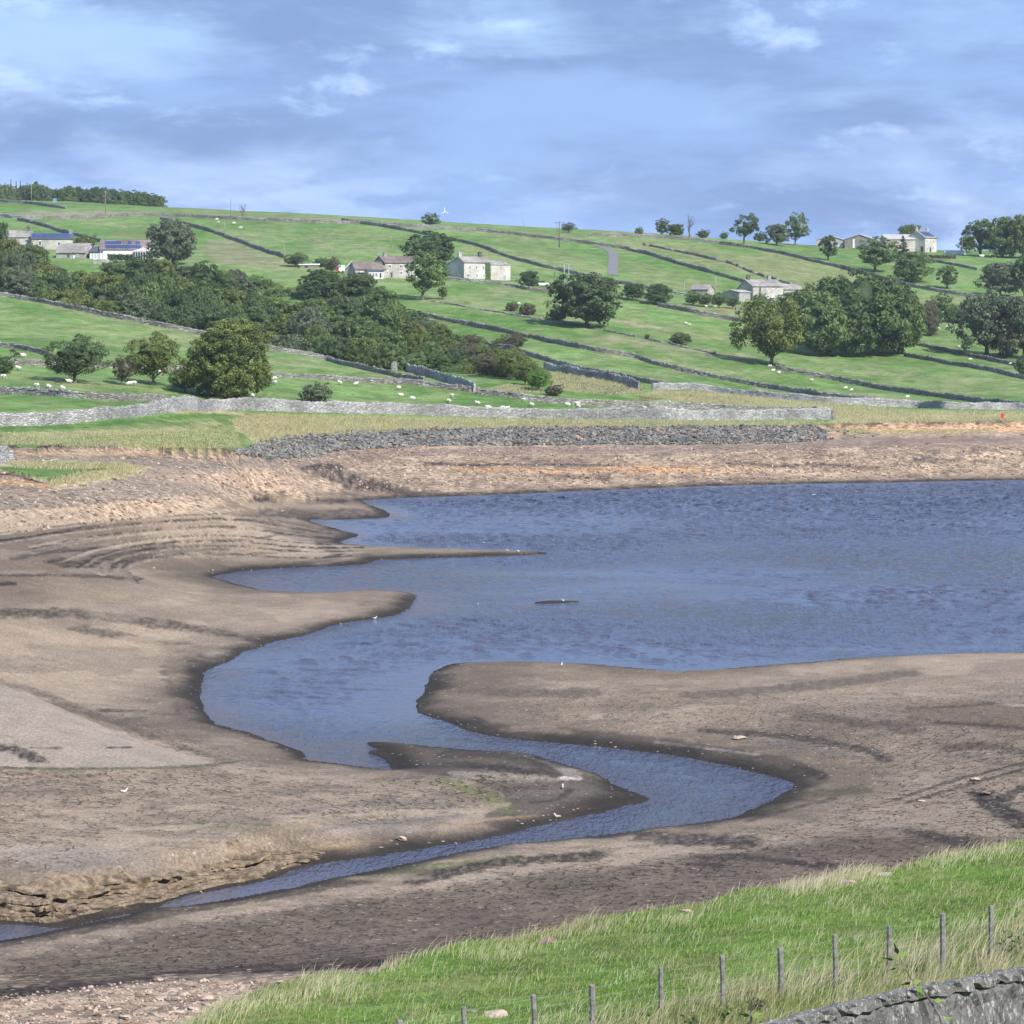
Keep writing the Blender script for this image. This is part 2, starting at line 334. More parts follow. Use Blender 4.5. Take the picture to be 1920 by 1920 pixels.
stroke([(800,868),(880,873),(960,870),(1100,872),(1160,874)], 2.6, DARK, .7, where=bedm); stroke([(1370,868),(1450,874),(1540,870),(1640,876)], 3, (.07,.06,.055), .8, where=bedm)
stroke([(1040,893),(1075,897),(1130,895)], 5, (.06,.045,.04), .7, where=bedm); stroke([(1720,862),(1790,866)], 3, (.10,.10,.10), .8, where=bedm)
stroke([(600,878),(640,892),(670,906)], 13, (.075, .060, .058), .9, .6, .4, where=bedm); stroke([(700,908),(740,920),(770,925)], 8, (.07, .056, .05), .8, where=bedm)
# left stony bank
area([(-60,900),(100,905),(250,890),(420,870),(450,890),(400,925),(280,945),(100,960),(-60,1000)], (0.235,0.195,0.150), .85, 10)
area([(-60,858),(440,856),(620,870),(480,880),(380,885),(240,872),(-60,868)], (0.185,0.155,0.125), .85, 4, dr=(240,420))
area([(-60,960),(150,950),(330,925),(440,935),(400,955),(250,975),(100,990),(-60,1010)], (0.44,0.33,0.22), .75, 6)
area([(250,890),(480,885),(620,905),(660,925),(540,925),(430,918),(330,905)], (0.37,0.27,0.19), .8, 6)
stroke([(480,936),(560,938),(640,940)], 5, DARK, .85, dr=(270,400)); stroke([(500,962),(600,964),(720,962)], 9, (0.125,0.095,0.075), .9, where=bedm)
for P, w, k in [([(0,1015),(60,1008),(150,990),(180,985)],3,.6),([(30,1045),(70,1038),(120,1028)],5,.7),([(90,1035),(160,1030),(250,1022),(330,1022)],3,.8),([(110,1055),(160,1060),(190,1045),(230,1035),(300,1028)],8,.85),
                ([(200,1068),(225,1050),(270,1038),(340,1032),(420,1028)],5,.85),([(240,1080),(228,1062),(260,1048),(330,1043)],2.6,.8),([(400,1018),(440,1012),(500,1008),(520,1000)],2.2,.6),([(400,1040),(470,1040),(560,1030)],2.6,.6),
                ([(520,1003),(580,996),(625,992)],2.5,.6),([(560,1056),(600,1052),(640,1040),(620,1030),(600,1018)],5,.75),([(620,1062),(670,1052),(700,1045)],4,.7),([(0,1080),(120,1078),(260,1085)],3,.6),([(0,1095),(20,1094)],4,.9)]:
    stroke(P, w, (0.055, 0.045, 0.036), k, .8, .5, bedm)
for P in ([(0,1000),(150,975),(300,965),(450,955)], [(60,1025),(140,1012),(260,1000),(420,990)], [(130,1045),(210,1025),(330,1008),(480,995)], [(540,1000),(590,1010),(560,1025),(585,1040)]):
    stroke(P, 3, PALE, .6, .8, .4, bedm)
stroke([(0,1150),(150,1150),(300,1168),(420,1190)], 9, (0.09,0.068,0.05), .75, where=bedm); stroke([(150,1180),(300,1205),(460,1195)], 7, (0.10,0.078,0.06), .6, where=bedm)
stroke([(240,1205),(330,1190),(420,1205),(450,1212)], 10, (0.36,0.27,0.19), .55, where=bedm); stroke([(395,1228),(430,1222),(455,1212)], 5, (0.42,0.35,0.29), .7, where=bedm)
stroke([(355,1240),(350,1270),(365,1320),(385,1345)], 14, (0.09,0.075,0.06), .7, where=bedm); stroke([(320,1215),(335,1260),(345,1310),(365,1340)], 6, (0.24,0.18,0.125), .7, where=bedm)
C = lerp(C, (0.115, 0.090, 0.068), bedm * sstep(.52, .60, fbm(px / 150, py / 26, 171, 6)) * sstep(950, 1050, py) * .34)
C = lerp(C, (0.30, 0.245, 0.185), bedm * sstep(.56, .64, fbm(px / 110, py / 16, 172, 6)) * sstep(950, 1050, py) * .30)
C = lerp(C, (0.085, 0.07, 0.055), bedm * sstep(.60, .64, fbm(px / 60, py / 5, 173, 5)) * sstep(1200, 1400, py) * .35)
SLAB = [(-60,1276),(30,1290),(120,1330),(200,1365),(300,1400),(405,1430),(380,1438),(250,1440),(0,1438),(-60,1436)]
stroke([(0,1278),(60,1292),(140,1326),(230,1362),(330,1396),(420,1424)], 4, (.15, .115, .085), .4, .9, .6, bedm)
area(SLAB, (0.285,0.235,0.185), .95, 1.6, mot=.12)
stroke([(0,1402),(30,1405),(70,1425)], 7, DARK, .85, where=bedm); stroke([(60,1402),(110,1403)], 2, DARK, .6, where=bedm); stroke([(205,1402),(245,1401)], 2, DARK, .7, where=bedm); stroke([(0,1440),(120,1442),(300,1440),(400,1434),(440,1428)], 2.6, (0.07,0.08,0.035), .75, where=bedm)
stroke([(190,1332),(270,1333)], 3, (.07,.06,.05), .7, where=bedm); stroke([(480,1386),(515,1395),(560,1405),(580,1412)], 7, (.29,.22,.15), .8, where=bedm); stroke([(530,1402),(570,1414)], 4, (.06,.055,.045), .8, where=bedm)
stroke([(330,1350),(400,1370),(480,1390)], 5, (.16,.12,.09), .7, where=bedm)
# middle tongue and its dark back channel
area([(690,1390),(840,1402),(980,1411),(1060,1435),(1150,1470),(1222,1500),(1140,1518),(1010,1548),(920,1560),(900,1530),(960,1500),(900,1470),(800,1450),(745,1446),(716,1404)], (0.115,0.095,0.078), .9, 6)
stroke([(840,1415),(900,1412),(970,1415),(1040,1440)], 8, (0.07,0.055,0.045), .8, where=bedm); stroke([(760,1440),(850,1432),(950,1440),(1040,1455)], 6, (0.05,0.045,0.038), .75, where=bedm)
stroke([(1000,1418),(1040,1432),(1080,1455)], 5, (0.30,0.265,0.225), .85, where=bedm); stroke([(1055,1459),(1085,1460)], 3, (.55,.48,.44), .9, where=bedm); stroke([(860,1455),(950,1462),(1040,1462)], 4, (0.24,0.20,0.16), .6, where=bedm)
stroke([(850,1448),(930,1452),(1020,1458)], 4, (.27,.225,.18), .85, where=bedm); stroke([(1000,1505),(1050,1500),(1070,1480)], 3, DARK, .6, where=bedm); stroke([(1070,1520),(1120,1512),(1190,1502)], 4, (0.30,0.17,0.10), .7, where=bedm)
stroke([(830,1465),(890,1480),(930,1500),(950,1520)], 7, ALG, .75, where=bedm); stroke([(860,1540),(900,1520),(940,1510)], 6, PALE, .5, where=bedm)
stroke([(540,1525),(640,1510),(760,1505),(840,1510)], 4, (.15,.13,.115), .7, where=bedm); stroke([(520,1545),(640,1530),(760,1522),(860,1520)], 4, PALE, .55, where=bedm); stroke([(560,1560),(700,1545),(860,1530)], 4, GRY, .7, where=bedm)
stroke([(640,1560),(700,1552),(780,1556)], 7, (.36,.30,.25), .7, where=bedm); stroke([(860,1545),(930,1535),(1000,1530)], 3, SAND, .6, where=bedm); stroke([(370,1541),(390,1541)], 3, ALG, .9, where=bedm); stroke([(400,1550),(500,1548)], 4, ALG, .5, where=bedm)
area([(-60,1600),(0,1605),(60,1625),(180,1655),(260,1650),(350,1625),(250,1590),(60,1580),(-60,1585)], (0.27,0.225,0.185), .8, 14)
stroke([(0,1700),(100,1712),(200,1710),(300,1690),(360,1665),(480,1638),(560,1612),(640,1600)], 20, (0.27,0.19,0.12), .7, .6, .4, where=bedm & (dc < 6), fray=.3)
stroke([(0,1690),(80,1700),(200,1705),(300,1680)], 5, (.12,.10,.075), .6, where=bedm); stroke([(330,1650),(420,1640),(500,1625)], 4, (.14,.11,.08), .6, where=bedm)
stroke([(480,1620),(560,1598),(640,1585),(720,1580)], 7, (.40,.28,.17), .8, where=bedm)
# near bank
stroke([(0,1770),(150,1745),(320,1712),(480,1684),(700,1650)], 7, (.085,.065,.052), .7, where=bedm)
stroke([(680,1640),(760,1632),(860,1620),(960,1608)], 6, ALG, .85, where=bedm); stroke([(780,1650),(880,1625),(1000,1612),(1110,1605)], 9, (.06,.05,.04), .85, where=bedm); stroke([(640,1645),(720,1650),(800,1645)], 4, PALE, .5, where=bedm)
stroke([(1020,1662),(1090,1660),(1150,1661)], 3.5, ALG, .9, where=bedm); area([(150,1800),(400,1740),(700,1690),(900,1680),(700,1750),(450,1800),(200,1840),(0,1840),(0,1800)], (.11,.115,.055), .5, 20, mot=.9)
area([(0,1790),(400,1720),(900,1650),(1300,1600),(1600,1560),(1920,1560),(1920,1620),(1500,1700),(900,1790),(300,1840),(0,1860)], (.120,.088,.064), .85, 22)
stroke([(0,1862),(200,1848),(400,1822),(700,1808),(900,1785),(1040,1768)], 10, (.045,.034,.030), .92, .5, .35, where=bedm, fray=.2)
stroke([(0,1845),(300,1830),(600,1808),(850,1780),(1000,1762)], 4, (.16,.115,.08), .5, where=bedm)
stroke([(300,1832),(600,1826),(900,1805)], 5, (.23,.18,.14), .8, where=bedm); area([(-60,1900),(100,1860),(300,1835),(500,1842),(800,1828),(900,1830),(600,1900),(300,1980),(-60,1980)], (.31,.235,.175), .95, 10, dr=(80, 130))
# right-hand flats
area([(800,1345),(870,1365),(1040,1389),(1220,1408),(1440,1450),(1490,1468),(1545,1450),(1500,1420),(1350,1400),(1200,1375),(1000,1362),(900,1350),(880,1320),(900,1345)], (.06,.050,.042), .88, 7)
stroke([(950,1368),(1000,1368),(1060,1372)], 5, (.30,.215,.15), .75, where=bedm); stroke([(960,1362),(1040,1362)], 2, (.32,.28,.24), .8, where=bedm); stroke([(1230,1392),(1330,1403),(1420,1415)], 2, (.45,.42,.38), .5, where=bedm)
stroke([(1320,1370),(1450,1378),(1550,1390),(1640,1410),(1660,1425)], 5, (.09,.075,.062), .8, where=bedm); stroke([(1400,1385),(1520,1405),(1600,1415)], 4, (.17,.15,.135), .7, where=bedm); stroke([(1500,1440),(1540,1452),(1545,1458)], 5, DARK, .9, where=bedm)
stroke([(1390,1530),(1460,1505),(1520,1490),(1620,1480)], 9, (.13,.12,.055), .75, where=bedm); stroke([(1400,1540),(1500,1512),(1560,1498)], 3, (.06,.05,.04), .7, where=bedm)
stroke([(850,1290),(950,1300),(1100,1300)], 9, (.12,.092,.07), .5, where=bedm); stroke([(1300,1302),(1500,1290),(1700,1262)], 8, (.14,.108,.084), .6, where=bedm); stroke([(1500,1310),(1700,1290),(1920,1265)], 9, (.27,.205,.145), .6, where=bedm)
stroke([(1500,1340),(1650,1360),(1700,1370)], 9, (.11,.088,.07), .6, where=bedm); stroke([(1780,1400),(1860,1400),(1920,1410)], 8, (.10,.08,.062), .6, where=bedm)
stroke([(1680,1500),(1780,1465),(1920,1430)], 2.6, DARK, .6, where=bedm); stroke([(1700,1505),(1800,1475),(1920,1442)], 2.2, DARK, .6, where=bedm); stroke([(1840,1490),(1860,1510),(1920,1545)], 10, (.055,.045,.038), .9, where=bedm)
stroke([(1880,1500),(1905,1480),(1960,1465)], 5, (.07,.058,.05), .8, where=bedm); stroke([(1220,1570),(1320,1575),(1400,1580)], 12, (.065,.052,.045), .8, where=bedm); stroke([(1320,1605),(1450,1612),(1540,1625)], 6, (.07,.056,.048), .7, where=bedm)
stroke([(1720,1560),(1800,1580),(1920,1610)], 9, (.07,.055,.046), .7, where=bedm); stroke([(1280,1620),(1350,1622)], 4, (.06,.05,.04), .7, where=bedm); stroke([(1540,1620),(1700,1640)], 6, (.085,.066,.054), .7, where=bedm)
stroke([(1700,1328),(1780,1325),(1860,1320)], 2, (.08,.066,.05), .5, where=bedm); stroke([(1890,1322),(1960,1322)], 2.0, (.34,.29,.24), .6, where=bedm); stroke([(1760,1355),(1860,1360),(1960,1370)], 3, (.085,.066,.052), .6, where=bedm)
T0 = [(-40,1004),(120,985),(300,968),(450,962),(560,985),(650,1000)]; T1 = [(262,1096),(236,1066),(290,1046),(420,1040),(560,1052),(690,1042)]
for i in range(12):
    f_ = (i + .7 * math.sin(i * 2.7)) / 11; Pq = [(a[0] * (1 - f_) + b_[0] * f_, a[1] * (1 - f_) + b_[1] * f_) for a, b_ in zip(T0, T1)]
    stroke(Pq, 1.3 + .9 * (i % 3 == 1), (0.075, 0.06, 0.047), .45 + .35 * (i % 3 == 1), .8, .9, bedm & (D > 212), fray=.95); stroke([(a, b_ + 3.2) for a, b_ in Pq], 1.6, PALE, .28, .8, .8, bedm & (D > 212), fray=.9)
for i in range(5):
    stroke([(0, 1850 - i * 4), (300, 1832 - i * 4.5), (600, 1806 - i * 5), (850, 1776 - i * 5), (1050, 1752 - i * 5)], 1.2, (.08, .062, .048), .5, .8, .3, bedm, fray=.6)
# wet rim along the water
wet = sstep(2.2, .2, sd + (nB - .5) * 1.6) * bedm
C = lerp(C, (0.070, 0.055, 0.042), sstep(7.0, 1.2, sd + (nA - .5) * 9 + (nB - .5) * 4) * bedm * .5)
C = lerp(C, (0.022, 0.018, 0.014), wet * .92)
C = np.where((bedm & (sd > 0))[..., None], C * (0.82 + 0.36 * nD[..., None]), C)
C[sd < -0.3] = np.where(bedm[sd < -0.3][:, None], (0.05, 0.045, 0.035), C[sd < -0.3])
# grass colours on the hillside
G0 = np.array((0.105, 0.205, 0.042)); G1 = np.array((0.15, 0.255, 0.065)); DRY = (0.30, 0.29, 0.13); OLV = (0.155, 0.18, 0.06)
Ch = lerp(np.broadcast_to(G0, C.shape).copy(), G1, sstep(.35, .65, nC)); Ch = lerp(Ch, (0.19, 0.26, 0.09), sstep(.5, .7, fbm(px / 90, py / 14, 121, 4)) * .7)
Ch = lerp(Ch, (0.17, 0.19, 0.075), sstep(.58, .72, fbm(px / 40, py / 6, 122, 4)) * .5)
C = np.where(hill[..., None], Ch, C)
HW = hill
for (ax, ay, bx, by, w_, k_) in [(880,470,1120,505,9,.5),(420,430,760,470,10,.35),(820,560,1080,600,9,.5),(930,545,1100,570,7,.5),(1060,640,1380,700,9,.4),(1430,720,1700,750,6,.5),(1480,680,1900,730,16,.45),(0,600,330,640,14,.35),(100,575,420,640,6,.5),(520,680,760,705,5,.5),(0,700,300,735,6,.4),(460,735,820,760,6,.4),(1200,560,1400,600,8,.5),(1450,480,1660,540,12,.6),(1560,500,1700,530,6,.4),(1180,460,1330,500,7,.6),(600,430,780,450,6,.5),(160,415,290,425,5,.5)]:
    stroke([(ax, ay), ((ax + bx) / 2, (ay + by) / 2 + 3), (bx, by)], w_, (.235, .25, .105), k_, 1.0, .8, HW, (290, 1300), fray=.9)
hd = (290, 1300)
area([(1140,440),(1250,450),(1400,475),(1560,510),(1700,545),(1830,560),(1920,575),(1920,600),(1700,575),(1500,545),(1380,510),(1250,475),(1140,455)], (0.23,0.235,0.10), .75, 10, hd, HW)
area([(1130,480),(1240,500),(1400,545),(1280,552),(1160,520)], (0.20,0.215,0.085), .6, 10, hd, HW)
area([(900,430),(1040,450),(1130,500),(1000,482),(930,455)], (0.17,0.205,0.07), .6, 10, hd, HW)
area([(400,440),(470,460),(540,485),(560,505),(420,500),(370,470)], (0.23,0.215,0.115), .8, 10, hd, HW)
area([(200,430),(300,440),(360,455),(260,450)], (0.16,0.16,0.06), .6, 8, hd, HW); area([(0,397),(130,392),(300,398),(640,410),(640,418),(300,404),(0,412)], (0.25,0.235,0.14), .8, 5, (850, 1300), HW)
area([(320,389),(640,405),(780,416),(640,412),(320,397),(130,390)], (0.20,0.23,0.09), .7, 3, (950, 1300), HW)
stroke([(1140,635),(1300,660),(1400,672)], 8, (0.25,0.245,0.12), .7, where=HW, dr=hd); stroke([(1180,600),(1260,625),(1400,640)], 10, (0.20,0.22,0.085), .5, where=HW, dr=hd); stroke([(1150,600),(1230,612)], 4, (.28,.27,.14), .7, where=HW, dr=hd)
stroke([(1290,575),(1360,590),(1400,600)], 5, (.22,.22,.10), .7, where=HW, dr=hd); stroke([(1350,580),(1420,582)], 5, (.27,.22,.10), .7, where=HW, dr=hd)
area([(1700,610),(1920,620),(1920,700),(1800,670),(1700,640)], (.15,.19,.06), .6, 10, hd, HW); stroke([(800,600),(900,606)], 3, (.25,.2,.12), .5, where=HW, dr=hd)
area([(1025,700),(1100,690),(1190,712),(1210,735),(1160,742),(1090,738),(1030,730)], (0.17,0.155,0.07), .9, 6, hd, HW); stroke([(1140,735),(1180,725),(1200,730)], 4, (.12,.08,.05), .7, where=HW, dr=hd)
area([(900,735),(950,720),(1010,730),(1030,738)], (0.13,0.11,0.06), .8, 6, hd, HW)
area([(1190,742),(1240,732),(1340,735),(1450,742),(1560,756),(1700,770),(1920,772),(1920,795),(1560,797),(1570,784),(1500,768),(1300,755)], (0.30,0.28,0.135), .85, 5, (420, 620), HW)
stroke([(1210,748),(1260,738),(1320,746),(1400,752)], 5, (.17,.15,.065), .75, where=HW, dr=hd); stroke([(1570,790),(1700,784),(1920,780)], 5, (.42,.37,.21), .8, where=HW, dr=hd)
area([(430,790),(480,776),(900,786),(1560,792),(1530,798),(1074,802),(819,808),(600,818),(500,828),(478,832),(440,800)], (0.29,0.26,0.125), .9, 4, (330, 480), HW)
area([(-60,800),(200,795),(420,775),(440,790),(460,815),(460,848),(300,844),(-60,842)], (0.155,0.195,0.065), .9, 4, (280, 420), HW)
stroke([(0,803),(120,802),(220,792),(330,782),(420,776)], 5, (.07,.17,.03), .9, where=HW, dr=(290, 420)); stroke([(60,815),(200,812),(330,806),(400,795)], 5, (.33,.31,.15), .6, where=HW, dr=(280, 420)); stroke([(330,772),(400,772),(450,776)], 3.5, (.42,.34,.18), .8, where=HW, dr=(340, 430))
area([(430,778),(520,776),(600,790),(560,815),(480,828),(470,812),(440,800)], (0.27,0.205,0.115), .8, 4, (340, 430), HW)
stroke([(440,800),(462,812),(480,826)], 2.6, (.45,.39,.25), .9, where=HW, dr=(340, 430))
stroke([(700,790),(800,792),(1000,795),(1300,793),(1500,794)], 3, (.16,.19,.06), .7, where=HW, dr=(400, 480)); stroke([(980,800),(1010,803)], 5, (.12,.08,.05), .7, where=HW, dr=(400, 480))
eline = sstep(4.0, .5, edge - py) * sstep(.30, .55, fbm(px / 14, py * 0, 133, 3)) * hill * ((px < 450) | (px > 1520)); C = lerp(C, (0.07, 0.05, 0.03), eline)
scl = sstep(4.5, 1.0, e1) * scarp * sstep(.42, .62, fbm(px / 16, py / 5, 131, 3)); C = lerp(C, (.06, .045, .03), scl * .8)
Ci = lerp(np.broadcast_to(np.array((.10, .18, .045)), C.shape).copy(), (0.38, 0.34, 0.18), sstep(877, 872, py + (nB - .5) * 4)); C = np.where(isl[..., None], Ci, C)
stroke([(0,889),(30,890),(55,900),(78,906)], 2.2, (.05,.035,.025), .9, dr=(235, 330), where=~isl); stroke([(95,903),(140,894),(200,885),(240,877)], 1.8, (.05,.035,.025), .9, dr=(235, 330), where=~isl)
stroke([(0,900),(40,905),(80,912)], 6, (.40,.25,.13), .8, dr=(235, 330), where=~isl); stroke([(110,912),(160,902),(240,892),(260,880)], 6, (.36,.31,.17), .75, dr=(235, 330), where=~isl)
# embankment turf
Ce = lerp(np.broadcast_to(np.array((0.11, 0.19, 0.035)), C.shape).copy(), (0.13, 0.17, 0.05), sstep(.4, .7, fbm(X / 2.2, D / 2.2, 141, 4)))
C = np.where(emb[..., None], Ce, C)
gfac = np.where(hill | isl | emb, 1.0, 0.0)
gravel = np.clip(fb * 1.0 + sstep(960, 900, py) * bedm + sstep(.0, 1., (D < 112) * (py > 1825) * 1.0) + sstep(990, 955, py) * sstep(520, 400, px) * bedm * .8, 0, 1)
slabm = inside(px, py, chaikin(SLAB)) & (D > 120) & (D < 240)
crack = bedm * np.clip(1 - gravel, 0, 1) * np.where(slabm, .12, 1) * sstep(2, 7, sd) * sstep(.30, .6, fbm(X / 18, D / 18, 151, 3) + .12)
crack = crack * sstep(215, 130, D); crack = crack * np.where(C.sum(-1) > 0.62, 0.25, 1)

def new_obj(name, me, mat=None, parent=None):
    o = bpy.data.objects.new(name, me); COL.objects.link(o)
    if mat is not None and len(me.materials) == 0: me.materials.append(mat)
    if parent is not None: o.parent = parent
    return o
def np_mesh(name, V, Fq, smooth=False, col=None, attrs=None):
    me = bpy.data.meshes.new(name); V = np.asarray(V, np.float32); Fq = np.asarray(Fq, np.int32); k = Fq.shape[1]
    me.vertices.add(len(V)); me.vertices.foreach_set('co', V.ravel())
    me.loops.add(Fq.size); me.loops.foreach_set('vertex_index', Fq.ravel())
    me.polygons.add(len(Fq)); me.polygons.foreach_set('loop_start', np.arange(0, Fq.size, k, dtype=np.int32)); me.polygons.foreach_set('loop_total', np.full(len(Fq), k, np.int32))
    me.polygons.foreach_set('use_smooth', np.full(len(Fq), smooth)); me.update(calc_edges=True)
    if col is not None:
        a = me.color_attributes.new('Col', 'FLOAT_COLOR', 'POINT'); c4 = np.ones((len(V), 4), np.float32); c4[:, :3] = col; a.data.foreach_set('color', c4.ravel())
    for nm, arr in (attrs or {}).items():
        a = me.attributes.new(nm, 'FLOAT', 'POINT'); a.data.foreach_set('value', np.asarray(arr, np.float32).ravel())
    return me
# ------------------------------------------------------------------ materials
def newmat(name, rough=0.85, spec=0.25):
    m = bpy.data.materials.new(name); m.use_nodes = True; t = m.node_tree; b = t.nodes['Principled BSDF']
    b.inputs['Roughness'].default_value = rough; b.inputs['Specular IOR Level'].default_value = spec
    return m, t, b
def objco(t): return N(t, 'ShaderNodeTexCoord').outputs['Object']
def bumpn(t, b, h, dist, strength=1.0):
    bn = N(t, 'ShaderNodeBump', i_Strength=strength, i_Distance=dist); t.links.new(h, bn.inputs['Height']); t.links.new(bn.outputs[0], b.inputs['Normal'])
def attr(t, name): 
    a = N(t, 'ShaderNodeAttribute'); a.attribute_name = name; return a
def m_bed():
    m, t, b = newmat('bed_mud', .9, .2); co = objco(t); col = attr(t, 'Col').outputs['Color']
    ck = attr(t, 'crack').outputs['Fac']; gv = attr(t, 'gravel').outputs['Fac']
    wv = N(t, 'ShaderNodeVectorMath', operation='ADD'); t.links.new(co, wv.inputs[0])
    nz = N(t, 'ShaderNodeTexNoise', i_Scale=1.6, i_Detail=2.0); t.links.new(co, nz.inputs[0]); sc = N(t, 'ShaderNodeVectorMath', operation='SCALE'); sc.inputs['Scale'].default_value = .5
    t.links.new(nz.outputs['Color'], sc.inputs[0]); t.links.new(sc.outputs[0], wv.inputs[1])
    flat = mapping(t, wv.outputs[0], (1, 1, 0.0))
    v1 = N(t, 'ShaderNodeTexVoronoi', feature='DISTANCE_TO_EDGE', i_Scale=1.9); t.links.new(flat, v1.inputs['Vector'])
    brk = mapr(t, noise(t, co, 2.2, 3), .50, .56)
    cr = mapr(t, v1.outputs['Distance'], .10, .02); cr = math_(t, 'MULTIPLY', math_(t, 'MULTIPLY', cr, brk), ck)
    v2 = N(t, 'ShaderNodeTexVoronoi', i_Scale=2.3); t.links.new(co, v2.inputs['Vector'])
    v2b = N(t, 'ShaderNodeTexVoronoi', i_Scale=8.0); t.links.new(co, v2b.inputs['Vector'])
    s1 = N(t, 'ShaderNodeSeparateColor'); t.links.new(v2.outputs['Color'], s1.inputs[0]); s2 = N(t, 'ShaderNodeSeparateColor'); t.links.new(v2b.outputs['Color'], s2.inputs[0])
    fine = noise(t, co, 7, 5, .65)
    c0 = mixc(t, 1.0, col, mixc(t, mapr(t, fine, .3, .7), (.66, .65, .64), (1.32, 1.32, 1.32)), 'MULTIPLY')
    st = mixc(t, s1.outputs[0], (.45, .44, .44), (1.7, 1.65, 1.6)); c1 = mixc(t, math_(t, 'MULTIPLY', gv, .85), c0, mixc(t, 1.0, c0, st, 'MULTIPLY'))
    pb = math_(t, 'GREATER_THAN', s2.outputs[1], .994); c1 = mixc(t, math_(t, 'MULTIPLY', pb, .55), c1, (.50, .44, .37))       # scattered pale pebbles
    c2 = mixc(t, math_(t, 'MULTIPLY', cr, .7), c1, (.045, .036, .028)); t.links.new(c2, b.inputs['Base Color'])
    h = math_(t, 'ADD', math_(t, 'MULTIPLY', fine, .05), math_(t, 'MULTIPLY', math_(t, 'MULTIPLY', s1.outputs[0], gv), .22))
    h = math_(t, 'SUBTRACT', h, math_(t, 'MULTIPLY', cr, .12)); h = math_(t, 'ADD', h, math_(t, 'MULTIPLY', noise(t, co, 1.1, 4), .12)); bumpn(t, b, h, 1.0)
    return m
def m_turf():
    m, t, b = newmat('hill_grass', .9, .15); co = objco(t); col = attr(t, 'Col').outputs['Color']
    a = noise(t, mapping(t, co, (.35, 1.0, 1)), 1.1, 6, .7); f = noise(t, co, 3.2, 4, .7); g = noise(t, mapping(t, co, (.1, .25, 1)), 1.0, 5, .6)
    c0 = mixc(t, 1.0, col, mixc(t, mapr(t, a, .3, .7), (.62, .66, .58), (1.36, 1.28, 1.45)), 'MULTIPLY')
    c0 = mixc(t, 1.0, c0, mixc(t, mapr(t, f, .3, .7), (.72, .75, .70), (1.26, 1.22, 1.32)), 'MULTIPLY')
    c0 = mixc(t, mapr(t, g, .56, .70, 0, .5), c0, (.28, .27, .12)); c0 = mixc(t, mapr(t, noise(t, mapping(t, co, (.25, .6, 1), loc=(40, 3, 0)), 1.0, 3, .5), .68, .74, 0, .5), c0, (.045, .085, .02))
    h_ = noise(t, mapping(t, co, (.16, .10, 1), loc=(7, 9, 0)), 1.0, 7, .68); c0 = mixc(t, 1.0, c0, mixc(t, mapr(t, h_, .36, .64), (.74, .80, .72), (1.24, 1.18, 1.30)), 'MULTIPLY')
    c0 = mixc(t, math_(t, 'MULTIPLY', mapr(t, noise(t, mapping(t, co, (.5, .35, 1)), 1.0, 3, .6), .66, .70), mapr(t, h_, .45, .6, 0, .7)), c0, (.05, .08, .025))
    t.links.new(c0, b.inputs['Base Color'])
    bumpn(t, b, math_(t, 'ADD', math_(t, 'MULTIPLY', a, .35), math_(t, 'MULTIPLY', f, .14)), 1.0); return m
def m_stone(name, lo, hi, scale=(1.6, 1.6, 4.5), bump_=.12, lichen=None, moss=0.0, joint=.45):
    m, t, b = newmat(name, .92, .15); co = objco(t)
    wv = N(t, 'ShaderNodeTexVoronoi', i_Scale=1.0, i_Randomness=.9); t.links.new(mapping(t, co, scale), wv.inputs['Vector'])
    we = N(t, 'ShaderNodeTexVoronoi', feature='DISTANCE_TO_EDGE', i_Scale=1.0, i_Randomness=.9); t.links.new(mapping(t, co, scale), we.inputs['Vector'])
    s_ = N(t, 'ShaderNodeSeparateColor'); t.links.new(wv.outputs['Color'], s_.inputs[0])
    c0 = mixc(t, s_.outputs[0], lo, hi); big = noise(t, co, .16, 4, .6); c0 = mixc(t, 1.0, c0, mixc(t, mapr(t, big, .3, .7), (.7, .7, .68), (1.25, 1.25, 1.27)), 'MULTIPLY')
    c0 = mixc(t, mapr(t, we.outputs['Distance'], .09, .0, 0, joint), c0, (.05, .046, .042))
    if lichen: c0 = mixc(t, mapr(t, noise(t, co, 2.2, 4, .7), .58, .66, 0, .7), c0, lichen)
    if moss: c0 = mixc(t, mapr(t, noise(t, co, .5, 4, .6), .55, .7, 0, moss), c0, (.10, .12, .05))
    t.links.new(c0, b.inputs['Base Color']); bumpn(t, b, math_(t, 'ADD', mapr(t, we.outputs['Distance'], 0, .15), math_(t, 'MULTIPLY', noise(t, co, 3, 4), .5)), bump_); return m
def m_rock():
    m, t, b = newmat('grey_rock', .9, .2); co = objco(t); oi = N(t, 'ShaderNodeObjectInfo').outputs['Random']; n_ = noise(t, co, 1.3, 5, .6); v = N(t, 'ShaderNodeTexVoronoi', i_Scale=.9); t.links.new(co, v.inputs['Vector']); s_ = N(t, 'ShaderNodeSeparateColor'); t.links.new(v.outputs['Color'], s_.inputs[0])
    c0 = mixc(t, mapr(t, n_, .3, .7), (.085, .085, .08), (.19, .188, .178)); c0 = mixc(t, 1.0, c0, mixc(t, math_(t, 'FRACT', math_(t, 'ADD', oi, s_.outputs[0])), (.6, .6, .6), (1.6, 1.58, 1.52)), 'MULTIPLY'); t.links.new(c0, b.inputs['Base Color']); bumpn(t, b, n_, .06); return m
